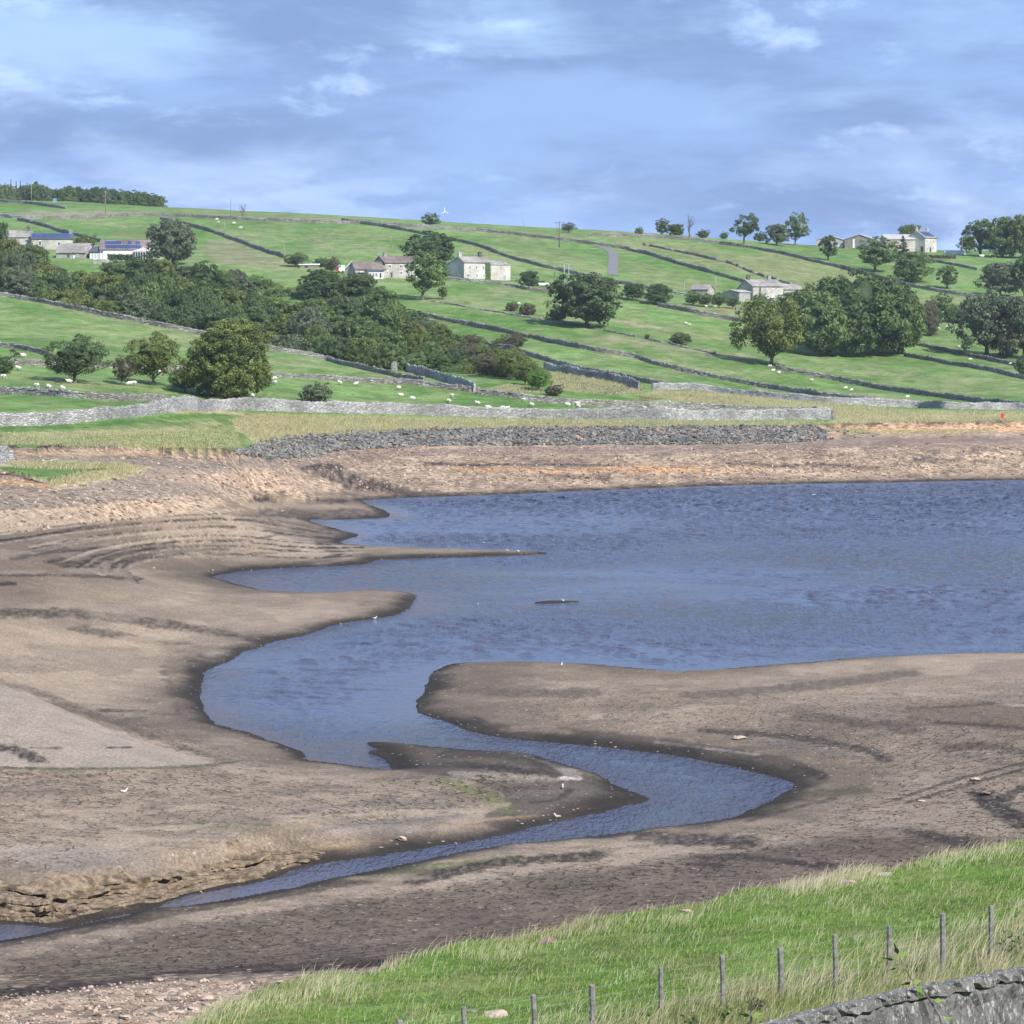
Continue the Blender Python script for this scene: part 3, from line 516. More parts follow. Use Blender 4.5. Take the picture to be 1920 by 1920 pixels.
def m_near():
    m, t, b = newmat('lichened_wall', .95, .1); co = objco(t); f = noise(t, mapping(t, co, (9, 9, 4)), 1.0, 6, .7); g = noise(t, mapping(t, co, (2.2, 2.2, 1.6)), 1.0, 5, .65)
    c0 = mixc(t, mapr(t, g, .3, .7), (.14, .135, .13), (.31, .30, .285)); c0 = mixc(t, mapr(t, f, .3, .7), c0, (.225, .22, .21)); c0 = mixc(t, mapr(t, noise(t, mapping(t, co, (14, 14, 6), loc=(3, 1, 7)), 1.0, 3, .6), .56, .64, 0, .85), c0, (.55, .54, .52))
    c0 = mixc(t, mapr(t, noise(t, mapping(t, co, (7, 7, 3.5), loc=(9, 1, 2)), 1.0, 5, .7), .55, .62, 0, .8), c0, (.075, .07, .07)); t.links.new(c0, b.inputs['Base Color'])
    bumpn(t, b, math_(t, 'ADD', math_(t, 'MULTIPLY', f, .14), math_(t, 'MULTIPLY', g, .16)), 1.0); return m
def m_plain(name, colr, rough=.8, var=.15, scale=2.0, metal=0.0, spec=.3, bump_=0.0):
    m, t, b = newmat(name, rough, spec); co = objco(t); nn = noise(t, co, scale, 5, .6)
    k0 = tuple(c_ * (1 - var) for c_ in colr); k1 = tuple(min(1, c_ * (1 + var)) for c_ in colr)
    t.links.new(mixc(t, mapr(t, nn, .3, .7), k0, k1), b.inputs['Base Color']); b.inputs['Metallic'].default_value = metal
    if bump_: bumpn(t, b, nn, bump_)
    return m
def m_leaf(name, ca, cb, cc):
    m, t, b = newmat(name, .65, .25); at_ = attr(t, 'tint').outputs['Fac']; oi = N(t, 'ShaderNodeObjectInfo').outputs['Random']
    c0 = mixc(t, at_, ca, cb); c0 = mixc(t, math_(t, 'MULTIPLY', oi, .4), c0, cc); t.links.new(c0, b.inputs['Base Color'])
    tr = N(t, 'ShaderNodeBsdfTranslucent'); t.links.new(c0, tr.inputs[0]); ms = N(t, 'ShaderNodeMixShader', n_0=.22); t.links.new(b.outputs[0], ms.inputs[1]); t.links.new(tr.outputs[0], ms.inputs[2])
    t.links.new(ms.outputs[0], t.nodes['Material Output'].inputs[0]); return m
def m_water():
    m, t, b = newmat('lake_water', .10, .5); b.inputs['Base Color'].default_value = (.070, .076, .112, 1); b.inputs['IOR'].default_value = 1.36
    co = objco(t)
    a = noise(t, mapping(t, co, (1.5, .55, 1), rot=(0, 0, .1)), 1.0, 3, .6); f = noise(t, mapping(t, co, (4.0, 1.5, 1), rot=(0, 0, -.15)), 1.0, 3, .6); g = noise(t, mapping(t, co, (.12, .3, 1)), 1.0, 3, .5)
    gust = mapr(t, noise(t, mapping(t, co, (.016, .022, 1), loc=(3, 1.3, 0)), 1.0, 3, .55), .40, .60, .25, 1.5)
    h = math_(t, 'ADD', math_(t, 'MULTIPLY', a, .35), math_(t, 'ADD', math_(t, 'MULTIPLY', f, .22), math_(t, 'MULTIPLY', g, .1)))
    h = math_(t, 'MULTIPLY', h, gust); bumpn(t, b, h, 1.0, 1.0); return m
M = dict(bed=m_bed(), turf=m_turf(), water=m_water(),
    wall_dark=m_stone('drystone_dark', (.20, .19, .165), (.38, .365, .33), (1.5, 1.5, 4.6), .10, moss=.35),
    wall_pale=m_stone('drystone_pale', (.28, .275, .265), (.48, .47, .455), (1.8, 1.8, 5.2), .07),
    wall_near=m_near(),
    house=m_stone('house_stone', (.39, .365, .32), (.50, .475, .43), (1.8, 1.8, 3.6), .02, joint=.2), house_pale=m_stone('pale_stone', (.52, .495, .45), (.61, .585, .54), (1.8, 1.8, 3.6), .02, joint=.2),
    slate=m_stone('stone_slates', (.27, .25, .235), (.38, .355, .33), (1.5, 1.5, 2.5), .03, moss=.2, joint=.3), slate_brown=m_stone('brown_slates', (.17, .135, .125), (.24, .20, .185), (1.5, 1.5, 2.5), .03, joint=.3),
    slate_dark=m_plain('blue_slate', (.09, .10, .13), .6), white=m_plain('white_paint', (.78, .78, .76), .6, .04), glass=m_plain('window_glass', (.03, .035, .045), .15, .3, spec=.6),
    solar=m_plain('solar_glass', (.035, .06, .16), .22, .3, .4, spec=.6), frame_grey=m_plain('grey_metal', (.35, .36, .38), .5, .1), tin=m_plain('corrugated_sheet', (.42, .41, .38), .6, .15, .4),
    timber=m_plain('weathered_timber', (.24, .22, .19), .85, .25, 1.2), blue=m_plain('blue_door', (.18, .30, .40), .6), wood=m_plain('bark', (.13, .115, .095), .9, .35, 3.0), wood_pale=m_plain('pale_bark', (.30, .27, .23), .9, .3, 3.0),
    post=m_plain('post_wood', (.21, .20, .185), .9, .35, 9.0, bump_=.02), wool=m_plain('fleece', (.72, .69, .60), .95, .15, 3.0), black=m_plain('dark_fleece', (.05, .045, .04), .95), face=m_plain('sheep_face', (.30, .28, .25), .9),
    road=m_plain('road_asphalt', (.17, .17, .175), .85, .15, 1.0), red=m_plain('red_plastic', (.60, .03, .04), .5, .05), ivy=m_plain('ivy', (.07, .12, .035), .8, .4, 4.0, bump_=.2),
    ledge=m_plain('sandy_ledge', (.20, .15, .10), .95, .55, 2.6, bump_=.22), rock_grey=m_rock(), rock_pale=m_plain('pale_rock', (.42, .33, .26), .9, .25, 1.5, bump_=.04), rock_brown=m_plain('brown_rock', (.20, .14, .11), .9, .25, 1.5, bump_=.04),
    door=m_plain('dark_door', (.07, .045, .04), .7), feather=m_plain('gull_feather', (.75, .75, .74), .8, .05), beak=m_plain('gull_beak', (.5, .3, .05), .6), concrete=m_plain('render_grey', (.34, .335, .33), .85, .12, .6))
LEAF = dict(dark=m_leaf('leaf_dark', (.034, .064, .022), (.16, .23, .075), (.075, .105, .05)), mid=m_leaf('leaf_mid', (.045, .088, .024), (.23, .31, .10), (.105, .15, .055)),
    olive=m_leaf('leaf_olive', (.060, .095, .022), (.230, .26, .070), (.14, .175, .05)), grey=m_leaf('leaf_grey', (.06, .09, .045), (.20, .245, .135), (.14, .165, .10)),
    maple=m_leaf('leaf_maple', (.035, .068, .018), (.30, .34, .095), (.11, .16, .04)), bright=m_leaf('leaf_bright', (.07, .14, .022), (.18, .29, .06), (.14, .23, .05)), brown=m_leaf('leaf_brown', (.065, .068, .040), (.165, .155, .085), (.13, .10, .065)))

# ------------------------------------------------------------------ ground sheets
def sheet(name, facemask, mat):
    ii, jj = np.where(facemask); a = ii * NC + jj
    Fq = np.stack([a, a + 1, a + NC + 1, a + NC], 1)
    used = np.unique(Fq); remap = np.zeros(NR * NC, np.int32); remap[used] = np.arange(len(used))
    V = np.stack([X, D, Z], -1).reshape(-1, 3)[used]
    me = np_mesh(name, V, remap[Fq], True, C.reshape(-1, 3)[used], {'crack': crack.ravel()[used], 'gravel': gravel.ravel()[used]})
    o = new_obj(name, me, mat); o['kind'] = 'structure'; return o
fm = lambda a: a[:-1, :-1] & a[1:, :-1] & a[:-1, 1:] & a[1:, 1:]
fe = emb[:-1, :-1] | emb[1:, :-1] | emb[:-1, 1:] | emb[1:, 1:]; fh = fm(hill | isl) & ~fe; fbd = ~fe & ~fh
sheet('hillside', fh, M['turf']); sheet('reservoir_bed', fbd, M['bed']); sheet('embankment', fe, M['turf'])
wr = np.concatenate([np.arange(97, 200, .30), np.arange(200, 450, .52)]); wc = np.concatenate([np.arange(-.26, -.19, .002), np.arange(-.19, .19, .00085), np.arange(.19, .40, .002)]); WU, WD = np.meshgrid(wc, wr); WX = WU * WD
def grid_at(G, x, y):
    u = x / y; j = np.clip(np.searchsorted(cols, u) - 1, 0, NC - 2); i = np.clip(np.searchsorted(rows, y) - 1, 0, NR - 2); fu = (u - cols[j]) / (cols[j + 1] - cols[j]); fd = (y - rows[i]) / (rows[i + 1] - rows[i])
    return (G[i, j] * (1 - fu) + G[i, j + 1] * fu) * (1 - fd) + (G[i + 1, j] * (1 - fu) + G[i + 1, j + 1] * fu) * fd
sdw = grid_at(sd, WX, WD); shel = sstep(.3, -6, sdw) * (.16 + .84 * sstep(130, 250, WD)); gust = .35 + 1.6 * sstep(.40, .62, fbm(WX / 55, WD / 40, 201, 3)) + 1.0 * sstep(270, 340, WD)
p_ = WX * .35 + WD
wz = (fbm(WX / 1.15, p_ / .95, 202, 2) - .5) * .25 + (fbm(WX / .62, p_ / .60, 204, 1) - .5) * .10 + .035 * np.sin(p_ * 2.1 + 5 * fbm(WX / 9, WD / 9, 203, 2))
wz = wz * shel * gust - .03 * (1 - shel)
rr, cc = np.meshgrid(np.arange(len(wr) - 1), np.arange(len(wc) - 1), indexing='ij'); a_ = (rr * len(wc) + cc).ravel()
keep = (sdw[:-1, :-1] < 3).ravel(); a_ = a_[keep]; Fw = np.stack([a_, a_ + 1, a_ + len(wc) + 1, a_ + len(wc)], 1); used = np.unique(Fw); rmp = np.zeros(WU.size, np.int32); rmp[used] = np.arange(len(used))
wo = new_obj('water', np_mesh('water', np.stack([WX, WD, wz], -1).reshape(-1, 3)[used], rmp[Fw], True), M['water']); wo['kind'] = 'structure'
# ------------------------------------------------------------------ object helpers
def tag(o, label, cat, group=None, kind=None):
    o['label'] = label; o['category'] = cat
    if group: o['group'] = group
    if kind: o['kind'] = kind
    return o
def empty(name, loc, rz=0.0):
    o = bpy.data.objects.new(name, None); COL.objects.link(o); o.location = loc; o.rotation_euler = (0, 0, rz); o.empty_display_size = .2; return o
def copy_tree(src, loc, rz=0.0, scale=(1, 1, 1)):
    r = src.copy(); COL.objects.link(r); r.location = loc; r.rotation_euler = (0, 0, rz); r.scale = scale
    for ch in src.children:
        c_ = ch.copy(); COL.objects.link(c_); c_.parent = r
        for g in ch.children:
            d_ = g.copy(); COL.objects.link(d_); d_.parent = c_
    return r
class MB:
    def __init__(s): s.V = []; s.F = []; s.n = 0
    def add(s, V, Fq): s.V.append(np.asarray(V, float).reshape(-1, 3)); s.F.extend([[i + s.n for i in f] for f in Fq]); s.n += len(s.V[-1]); return s
    def box(s, x0, x1, y0, y1, z0, z1):
        return s.add([(x0,y0,z0),(x1,y0,z0),(x1,y1,z0),(x0,y1,z0),(x0,y0,z1),(x1,y0,z1),(x1,y1,z1),(x0,y1,z1)], [(0,3,2,1),(4,5,6,7),(0,1,5,4),(1,2,6,5),(2,3,7,6),(3,0,4,7)])
    def tube(s, P, Rr, k=7, cap=True):
        P = [Vector(p) for p in P]; V = []
        for i, p in enumerate(P):
            t = (P[min(i + 1, len(P) - 1)] - P[max(i - 1, 0)]).normalized(); a = t.orthogonal().normalized() if i == 0 else (a_ - t * a_.dot(t)).normalized(); a_ = a; b_ = t.cross(a)
            r_ = Rr[i] if hasattr(Rr, '__len__') else Rr
            V += [tuple(p + (a * math.cos(2 * math.pi * j / k) + b_ * math.sin(2 * math.pi * j / k)) * r_) for j in range(k)]
        Fq = [[i * k + j, i * k + (j + 1) % k, (i + 1) * k + (j + 1) % k, (i + 1) * k + j] for i in range(len(P) - 1) for j in range(k)]
        if cap: Fq += [list(range(k))[::-1], list(range((len(P) - 1) * k, len(P) * k))]
        return s.add(V, Fq)
    def prism(s, poly, axis, a, b):
        """polygon in two axes extruded along the third"""
        def P3(p, w): return {'x': (w, p[0], p[1]), 'y': (p[0], w, p[1]), 'z': (p[0], p[1], w)}[axis]
        k = len(poly); V = [P3(p, a) for p in poly] + [P3(p, b) for p in poly]
        return s.add(V, [list(range(k))[::-1], list(range(k, 2 * k))] + [[i, (i + 1) % k, k + (i + 1) % k, k + i] for i in range(k)])
    def build(s, name, mat, parent=None, smooth=False, loc=None):
        me = bpy.data.meshes.new(name); me.from_pydata(np.concatenate(s.V).tolist(), [], s.F); me.update()
        import bmesh as _b; bm = _b.new(); bm.from_mesh(me); _b.ops.recalc_face_normals(bm, faces=bm.faces); bm.to_mesh(me); bm.free()
        if smooth: me.polygons.foreach_set('use_smooth', [True] * len(me.polygons))
        o = new_obj(name, me, mat, parent)
        if loc is not None: o.location = loc
        return o
import bmesh
def ico(sub=1):
    bm = bmesh.new(); bmesh.ops.create_icosphere(bm, subdivisions=sub, radius=1); V = np.array([v.co[:] for v in bm.verts]); Fq = np.array([[v.index for v in f.verts] for f in bm.faces]); bm.free(); return V, Fq
ICO1, ICO2 = ico(1), ico(2)

# ------------------------------------------------------------------ drystone walls
WALLG = 'drystone field walls on the hillside'
def wall(name, label, P, h, mat='wall_dark', w=.55, base=True, group=WALLG, dz=None, Ds=None, cope=.28, rough=.09, step=.5, gap=0.0):
    """P: photo points along the foot of the wall, met with the ground (or given distances Ds)"""
    if Ds is None: W_ = [ground(a, b_, 300) for a, b_ in chaikin(P, 1, False)]
    else: W_ = [on_ground(a, d_) for (a, _), d_ in zip(P, Ds)]
    pts = [W_[0]]
    for a, b_ in zip(W_[:-1], W_[1:]):
        L = math.hypot(b_.x - a.x, b_.y - a.y)
        if L > 90: continue
        for k in range(1, max(1, int(L / step)) + 1): pts.append(a.lerp(b_, k / max(1, int(L / step))))
    X_ = np.array([p.x for p in pts]); Y_ = np.array([p.y for p in pts])
    ker = 7 if len(X_) > 20 else 1
    if ker > 1:
        Xs = np.convolve(np.pad(X_, ker // 2, 'edge'), np.ones(ker) / ker, 'valid'); Ys = np.convolve(np.pad(Y_, ker // 2, 'edge'), np.ones(ker) / ker, 'valid'); X_, Y_ = Xs, Ys
    Zg = gz(X_, Y_); n_ = len(X_)
    tx = np.gradient(X_); ty = np.gradient(Y_); L = np.hypot(tx, ty) + 1e-9; nx, ny = -ty / L, tx / L
    r_ = np.random.default_rng(abs(hash(label)) % 1000 if False else len(label) * 31 + n_)
    hh = h * (.76 if mat == 'wall_dark' else .88) * (1 + (fbm(np.arange(n_) / 14., np.zeros(n_), n_ % 97, 3) - .5) * .5) + r_.normal(0, rough * .6, n_)
    if gap: hh = np.where(fbm(np.arange(n_) / 9., np.zeros(n_), 5, 2) < gap, h * .25, hh)
    prof = [(-.62, -.5), (-.60, .0), (-.50, .33), (-.46, .62), (-.40, .86), (-.42, .88), (-.2, 1.0 + cope * .3), (.2, 1.0 + cope * .3), (.42, .88), (.40, .86), (.50, .33), (.62, -.5)]
    V = np.zeros((n_, len(prof), 3))
    for j, (o_, t_) in enumerate(prof):
        jit = r_.normal(0, rough * .45, n_) * (1 if t_ > -.1 else 0)
        V[:, j, 0] = X_ + nx * (o_ * w * .85 + jit); V[:, j, 1] = Y_ + ny * (o_ * w + jit)
        V[:, j, 2] = Zg + hh * t_ + (r_.normal(0, rough * .7, n_) if t_ > .95 else 0)
    k = len(prof); o0 = V[0, 0].copy(); V -= o0
    i_, j_ = np.meshgrid(np.arange(n_ - 1), np.arange(k - 1), indexing='ij'); a_ = (i_ * k + j_).ravel()
    Fq = np.stack([a_, a_ + 1, a_ + k + 1, a_ + k], 1)
    me = np_mesh(name, V.reshape(-1, 3), Fq, False)
    bm = bmesh.new(); bm.from_mesh(me); bm.verts.ensure_lookup_table()
    bm.faces.new([bm.verts[q] for q in range(k)]); bm.faces.new([bm.verts[(n_ - 1) * k + q] for q in range(k)][::-1]); bmesh.ops.recalc_face_normals(bm, faces=bm.faces); bm.to_mesh(me); bm.free()
    o = new_obj(name, me, M[mat]); o.location = o0; tag(o, label, 'wall', group, 'thing'); return o
wall('reservoir_wall', 'long pale wall curving in from the left edge above the rough grass',
     [(-80,802),(0,799),(60,798),(120,795),(204,786),(250,781),(292,775),(346,769),(419,768),(500,770),(600,773),(700,775),(892,782),(1100,785),(1300,788),(1450,787),(1563,786)], 1.75, 'wall_pale', .6, rough=.05, group=None)
wall('reservoir_wall', 'short pale wall turning back from the right end of the long pale wall', [(1563,786),(1552,780),(1520,776),(1490,774)], 1.3, 'wall_pale', .55, group=None)
wall('field_wall', 'dark mossy wall just above the right half of the long pale wall', [(888,738),(960,746),(1037,756),(1096,762),(1200,765),(1300,768),(1400,773),(1490,775)], 1.25)
wall('field_wall', 'grey wall descending from the left edge along the foot of the wooded valley', [(-80,548),(0,555),(80,568),(167,587),(250,603),(333,619),(400,632),(481,652),(583,669),(700,698),(797,717)], 1.15)
wall('reservoir_wall', 'tall pale wall at the gill mouth under the bushes, stepping down to the sheep field', [(735,694),(757,695),(800,706),(850,720),(892,736)], 1.6, 'wall_pale', group=None)
wall('field_wall', 'low grey wall crossing behind the three field trees and the sheep', [(-80,688),(0,683),(100,688),(215,690),(343,697),(500,706),(700,717),(800,724),(888,736)], 1.05)
wall('field_wall', 'short dark wall at the far left edge above the black sheep', [(-80,640),(0,650),(50,657),(90,667),(112,684)], 1.05)
wall('field_wall', 'dark wall left of the large round tree, just above the curve of the pale wall', [(-80,735),(0,738),(70,741),(146,747),(240,752),(328,755)], 1.1, 'wall_dark')
wall('reservoir_wall', 'pale wall topping the rough grass mound right of the gill bushes', [(1019,692),(1074,702),(1147,714),(1187,725),(1199,731)], 1.55, 'wall_pale', group=None)
wall('reservoir_wall', 'long grey wall with a pale stretch running to the right edge above the dry grass', [(1220,730),(1253,730),(1304,731),(1428,746),(1548,756),(1694,764),(1800,767),(1920,768),(2100,769)], 1.35, 'wall_pale', rough=.06, group=None)
wall('field_wall', 'dark wall behind the pale wall on the grass mound, right of the gill bushes', [(903,646),(987,665),(1085,695),(1183,713),(1256,727)], 1.15)
wall('field_wall', 'long dark wall slanting down the middle of the bright green fields to the right', [(777,589),(860,607),(927,620),(1027,640),(1100,657),(1193,671),(1228,685),(1356,713),(1484,736),(1647,755)], 1.2)
wall('field_wall', 'dark wall starting at the lone tree by the copse and slanting to the right edge', [(1452,691),(1527,706),(1655,731),(1783,748),(1850,757),(1930,766)], 1.25)
wall('field_wall', 'low broken wall on the bank below the two red-brown bushes', [(807,565),(870,575),(943,588),(1027,602),(1100,612),(1143,622),(1258,646),(1356,668)], .45, gap=.46)
wall('field_wall', 'dark wall below the hedge trees in front of the long farmhouse', [(1232,574),(1313,590),(1360,598),(1412,610)], 1.25)
wall('field_wall', 'garden wall in front of the tall pale farmhouse and its barn', [(838,524),(887,530),(953,536),(1003,547),(1060,551),(1120,560)], 1.15)
wall('field_wall', 'dark wall curving down the upper hill behind the pale farmhouse to the lane', [(640,414),(713,425),(793,439),(893,460),(937,478),(993,495),(1093,518),(1164,532),(1228,545),(1290,556)], 1.25)
wall('field_wall', 'wall along the hill crest, running from the left farm past the wind turbine', [(80,411),(180,408),(300,404),(433,412),(560,417),(710,421),(793,428),(893,433),(960,440),(1060,452),(1127,461),(1185,469),(1271,495),(1356,519),(1399,531)], 1.35)
wall('field_wall', 'skyline wall from the bare tree towards the tin sheds, then down to the right edge', [(1100,443),(1185,444),(1271,448),(1356,458),(1442,471),(1527,491),(1612,512),(1698,536),(1805,556),(1869,562),(1930,569)], 1.3)
wall('field_wall', 'short broken wall in the pale field between the lane and the sheds', [(1205,459),(1301,479),(1378,496),(1416,515),(1484,534)], 1.0, gap=.42)
wall('field_wall', 'dark wall under the trees at the right edge, upper of the two', [(1707,645),(1784,661),(1850,676),(1925,690)], 1.1)
wall('field_wall', 'dark wall right of the copse, lower of the two at the right edge', [(1694,668),(1783,683),(1860,697),(1925,712)], 1.1)
wall('field_wall', 'wall below the hilltop house running down to the right edge', [(1700,478),(1741,489),(1790,498),(1835,507)], 1.1)
wall('field_wall', 'dark wall on the crest at the far left below the distant wood', [(-60,375),(0,379),(60,383),(124,392)], 1.3)
wall('field_wall', 'dark wall sloping down behind the solar-roofed farm at the left', [(33,413),(75,422),(117,436),(150,444),(183,452),(200,458)], 1.3)
wall('field_wall', 'dark wall slanting through the upper left fields right of the grey farm tree', [(300,411),(367,426),(427,446),(500,474),(535,484)], 1.3)
wall('field_wall', 'light tumbled wall above the farm at the far left edge', [(-60,404),(0,406),(33,411),(80,411)], 1.2, 'wall_pale')
wall('field_wall', 'stone wall in front of the conservatory at the left farm', [(175,494),(205,495),(233,496)], 1.2, 'house')
wall('field_wall', 'garden wall under the front of the long farmhouse', [(1412,565),(1440,570),(1475,574),(1500,578)], 1.0)
wall('field_wall', 'tumbled wall between the hedge trees and the copse', [(1375,581),(1400,583),(1430,582)], .8, gap=.4)
wall('stone_enclosure', 'grey stone wall end standing on the turf shelf at the left edge', [(-60,905),(-20,894),(20,883)], 1.7, 'wall_pale', group=None)
wall('stone_enclosure', 'back side of the grey stone enclosure at the left edge', [(-60,868),(-10,868),(22,872),(21,882)], 1.2, 'wall_pale', group=None)

# near wall at the lower right corner
def near_wall():
    P = [(1180,1990),(1300,1958),(1440,1921),(1560,1890),(1700,1856),(1820,1836),(1920,1816),(2080,1783),(2500,1700),(2900,1625)]; zt = 12.45; W_ = []
    for a, b_ in P:
        u, v = ray_uv(a, b_); d_ = (zt - H) / v; W_.append((u * d_, d_))
    pts = []
    for (x0, y0), (x1, y1) in zip(W_[:-1], W_[1:]):
        k = int(math.hypot(x1 - x0, y1 - y0) / .12)
        pts += [(x0 + (x1 - x0) * i / k, y0 + (y1 - y0) * i / k) for i in range(k)]
    pts = np.array(pts); n_ = len(pts); t = np.gradient(pts, axis=0); t /= np.linalg.norm(t, axis=1)[:, None]; nn = np.stack([-t[:, 1], t[:, 0]], 1)
    r_ = np.random.default_rng(3)
    def ribbon(prof, jit, name, mat, par):
        k = len(prof); V = np.zeros((n_, k, 3))
        for j, (o_, z_) in enumerate(prof):
            q = r_.normal(0, jit, n_); V[:, j, :2] = pts + nn * (o_ + q)[:, None]; V[:, j, 2] = zt + z_ + r_.normal(0, jit * .7, n_)
        o0 = V[0, 0].copy(); V -= o0; i_, j_ = np.meshgrid(np.arange(n_ - 1), np.arange(k), indexing='ij'); a_ = (i_ * k + j_).ravel(); b_ = (i_ * k + (j_ + 1) % k).ravel()
        o = new_obj(name, np_mesh(name, V.reshape(-1, 3), np.stack([a_, b_, b_ + k, a_ + k], 1)[:, ::-1], False), mat, par); o.location = o0 - (np.array(par.location) if par else 0); return o
    root = empty('parapet_wall', (W_[3][0], W_[3][1], 9.9)); tag(root, 'rough grey lichened stone wall crossing the lower right corner', 'wall', None, 'thing')
    ribbon([(-.02, -4), (-.02, -3), (-.02, -2), (-.02, -1.4), (-.02, -.9), (-.02, -.5), (-.02, -.30), (.01, -.21), (.24, -.21), (.24, -4)], .03, 'wall_face', M['wall_near'], root)
    ribbon([(-.06, -.19), (-.065, -.08), (-.055, -.005), (.06, .01), (.14, .0), (.22, -.05), (.26, -.1), (.25, -.19)], .026, 'coping', M['wall_near'], root)
near_wall()

# ------------------------------------------------------------------ lane
def ribbon_on_ground(P, wd, lift):
    W_ = [ground(a, b_, 300) for a, b_ in chaikin(P, 2, False)]; V = []; 
    for i, p in enumerate(W_):
        t = W_[min(i + 1, len(W_) - 1)] - W_[max(i - 1, 0)]; t.z = 0; t.normalize(); nn = Vector((-t.y, t.x, 0))
        for s_ in (-.5, -.17, .17, .5):
            q = p + nn * wd * s_; V.append((q.x, q.y, float(gz(q.x, q.y)) + lift))
    return V, [(4 * i + j, 4 * i + j + 1, 4 * i + j + 5, 4 * i + j + 4) for i in range(len(W_) - 1) for j in range(3)]
V_, F_ = ribbon_on_ground([(1118,461),(1140,467),(1150,476),(1150,490),(1148,506),(1150,516)], 2.9, .10)
o = new_obj('road', np_mesh('road', V_, F_, True), M['road']); o['kind'] = 'structure'

# ------------------------------------------------------------------ buildings
def building(name, label, cx, by, yaw, front, gable, eave, rise, wallm='house', roofm='slate', ridge=.5, back=1.0, right=False, windows=(), doors=(), chim=(), solar=(), barge=None, cat='house', group=None, over=.25, D_=None, extra=None, org=None):
    """cx, by: photo point of the near front corner's foot; sizes in photo pixels, turned into metres at that distance"""
    p = org if org is not None else (ground(cx, by, 300) if D_ is None else on_ground(cx, D_))
    k = p.y / F; th = R(yaw); c_, s_ = math.cos(th), abs(math.sin(th))
    L = front * k / c_; Wd = (gable * k / s_) if (gable and s_ > .05) else (gable or 50) * k; he = eave * k; hr = rise * k; hb = he * back
    root = empty(name, p, th); tag(root, label, cat, group)
    x0, x1 = (-L, 0) if right else (0, L); yr = ridge * Wd
    w = MB(); w.prism([(0, -2.5), (Wd, -2.5), (Wd, hb), (yr, he + hr), (0, he)], 'x', x0, x1); w.build('wall', M[wallm], root)
    r_ = MB(); t = .16
    def slab(ya, za, yb, zb):
        dy, dz = yb - ya, zb - za; q = math.hypot(dy, dz); e = over / q; ya2, za2 = ya - dy * e, za - dz * e
        nyv, nzv = -dz / q, dy / q
        if nzv < 0: nyv, nzv = -nyv, -nzv
        r_.prism([(ya2 + nyv * .01, za2 + .01), (yb + nyv * .01, zb + .01), (yb, zb + t * 1.2), (ya2 + nyv * t, za2 + nzv * t)], 'x', x0 - over, x1 + over)
    slab(0, he, yr, he + hr); slab(Wd, hb, yr, he + hr); roof = r_.build('roof', M[roofm], root)
    for cxp, ch, mat in chim:
        xx = x0 + cxp * L; c2 = MB(); c2.box(xx - .5, xx + .5, yr - .35, yr + .35, he + hr - .5, he + hr + ch); c2.box(xx - .56, xx + .56, yr - .41, yr + .41, he + hr + ch - .001, he + hr + ch + .12)
        c2.tube([(xx - .2, yr, he + hr + ch + .1), (xx - .2, yr, he + hr + ch + .5)], .12); c2.tube([(xx + .22, yr, he + hr + ch + .1), (xx + .22, yr, he + hr + ch + .45)], .11); c2.build('chimney', M[mat], roof)
    def opening(face, a, z, ww, hh, fm_, pm, nm='window'):
        f = MB(); g = MB(); b = .11
        def bx_(m_, a0, a1, z0, z1, d0, d1):
            if face == 'f': m_.box(a0, a1, -d1, -d0, z0, z1)
            elif face == 'l': m_.box(x0 - d1, x0 - d0, a0, a1, z0, z1)
            else: m_.box(x1 + d0, x1 + d1, a0, a1, z0, z1)
        a0, a1, z0, z1 = a - ww / 2, a + ww / 2, z, z + hh
        bx_(f, a0 - b, a1 + b, z1, z1 + b * 1.5, -.05, .05); bx_(f, a0 - b, a1 + b, z0 - b, z0, -.05, .08); bx_(f, a0 - b, a0, z0, z1, -.05, .05); bx_(f, a1, a1 + b, z0, z1, -.05, .05)
        if nm == 'window': bx_(f, a - .03, a + .03, z0, z1, .021, .045)
        fo = f.build(nm, M[fm_], root); bx_(g, a0, a1, z0, z1, -.05, .02); g.build('pane' if nm == 'window' else 'door_leaf', M[pm], fo)
    for w_ in windows:
        face, fx, z, ww, hh = w_[:5]; fm_ = w_[5] if len(w_) > 5 else 'white'; opening(face, (x0 + fx * k / c_) if face == 'f' and not right else (x1 - fx * k / c_ if face == 'f' else fx * Wd), z * k, ww * k, hh * k, fm_, 'glass')
    for w_ in doors:
        face, fx, z, ww, hh, fm_, pm = w_; opening(face, (x0 + fx * k / c_) if face == 'f' and not right else (x1 - fx * k / c_ if face == 'f' else fx * Wd), z * k, ww * k, hh * k, fm_, pm, 'door')
    for xa, xb, ta, tb, nx_, nr_ in solar:
        for i in range(nx_):
            for j in range(nr_):
                a0 = x0 + L * (xa + (xb - xa) * (i + .04) / nx_); a1 = x0 + L * (xa + (xb - xa) * (i + .96) / nx_); t0 = ta + (tb - ta) * (j + .03) / nr_; t1 = ta + (tb - ta) * (j + .97) / nr_
                q = MB(); o1, o2 = .20, .27; q.prism([(yr * t0, he + hr * t0 + o1), (yr * t1, he + hr * t1 + o1), (yr * t1, he + hr * t1 + o2), (yr * t0, he + hr * t0 + o2)], 'x', a0, a1); q.build('solar_panel', M['solar'], root)
    if barge:
        for face in barge:
            q = MB(); xs = (x0 - over - .08, x0 - over - .003) if face == 'l' else (x1 + over + .003, x1 + over + .08)
            q.prism([(-over, he - over * hr / max(yr, .1) - .12), (yr, he + hr - .12), (yr, he + hr + .3), (-over, he - over * hr / max(yr, .1) + .3)], 'x', *xs)
            q.prism([(yr + .002, he + hr - .12), (Wd + over, hb - .35), (Wd + over, hb + .1), (yr + .002, he + hr + .3)], 'x', *xs); q.build('bargeboard', M['white'], root)
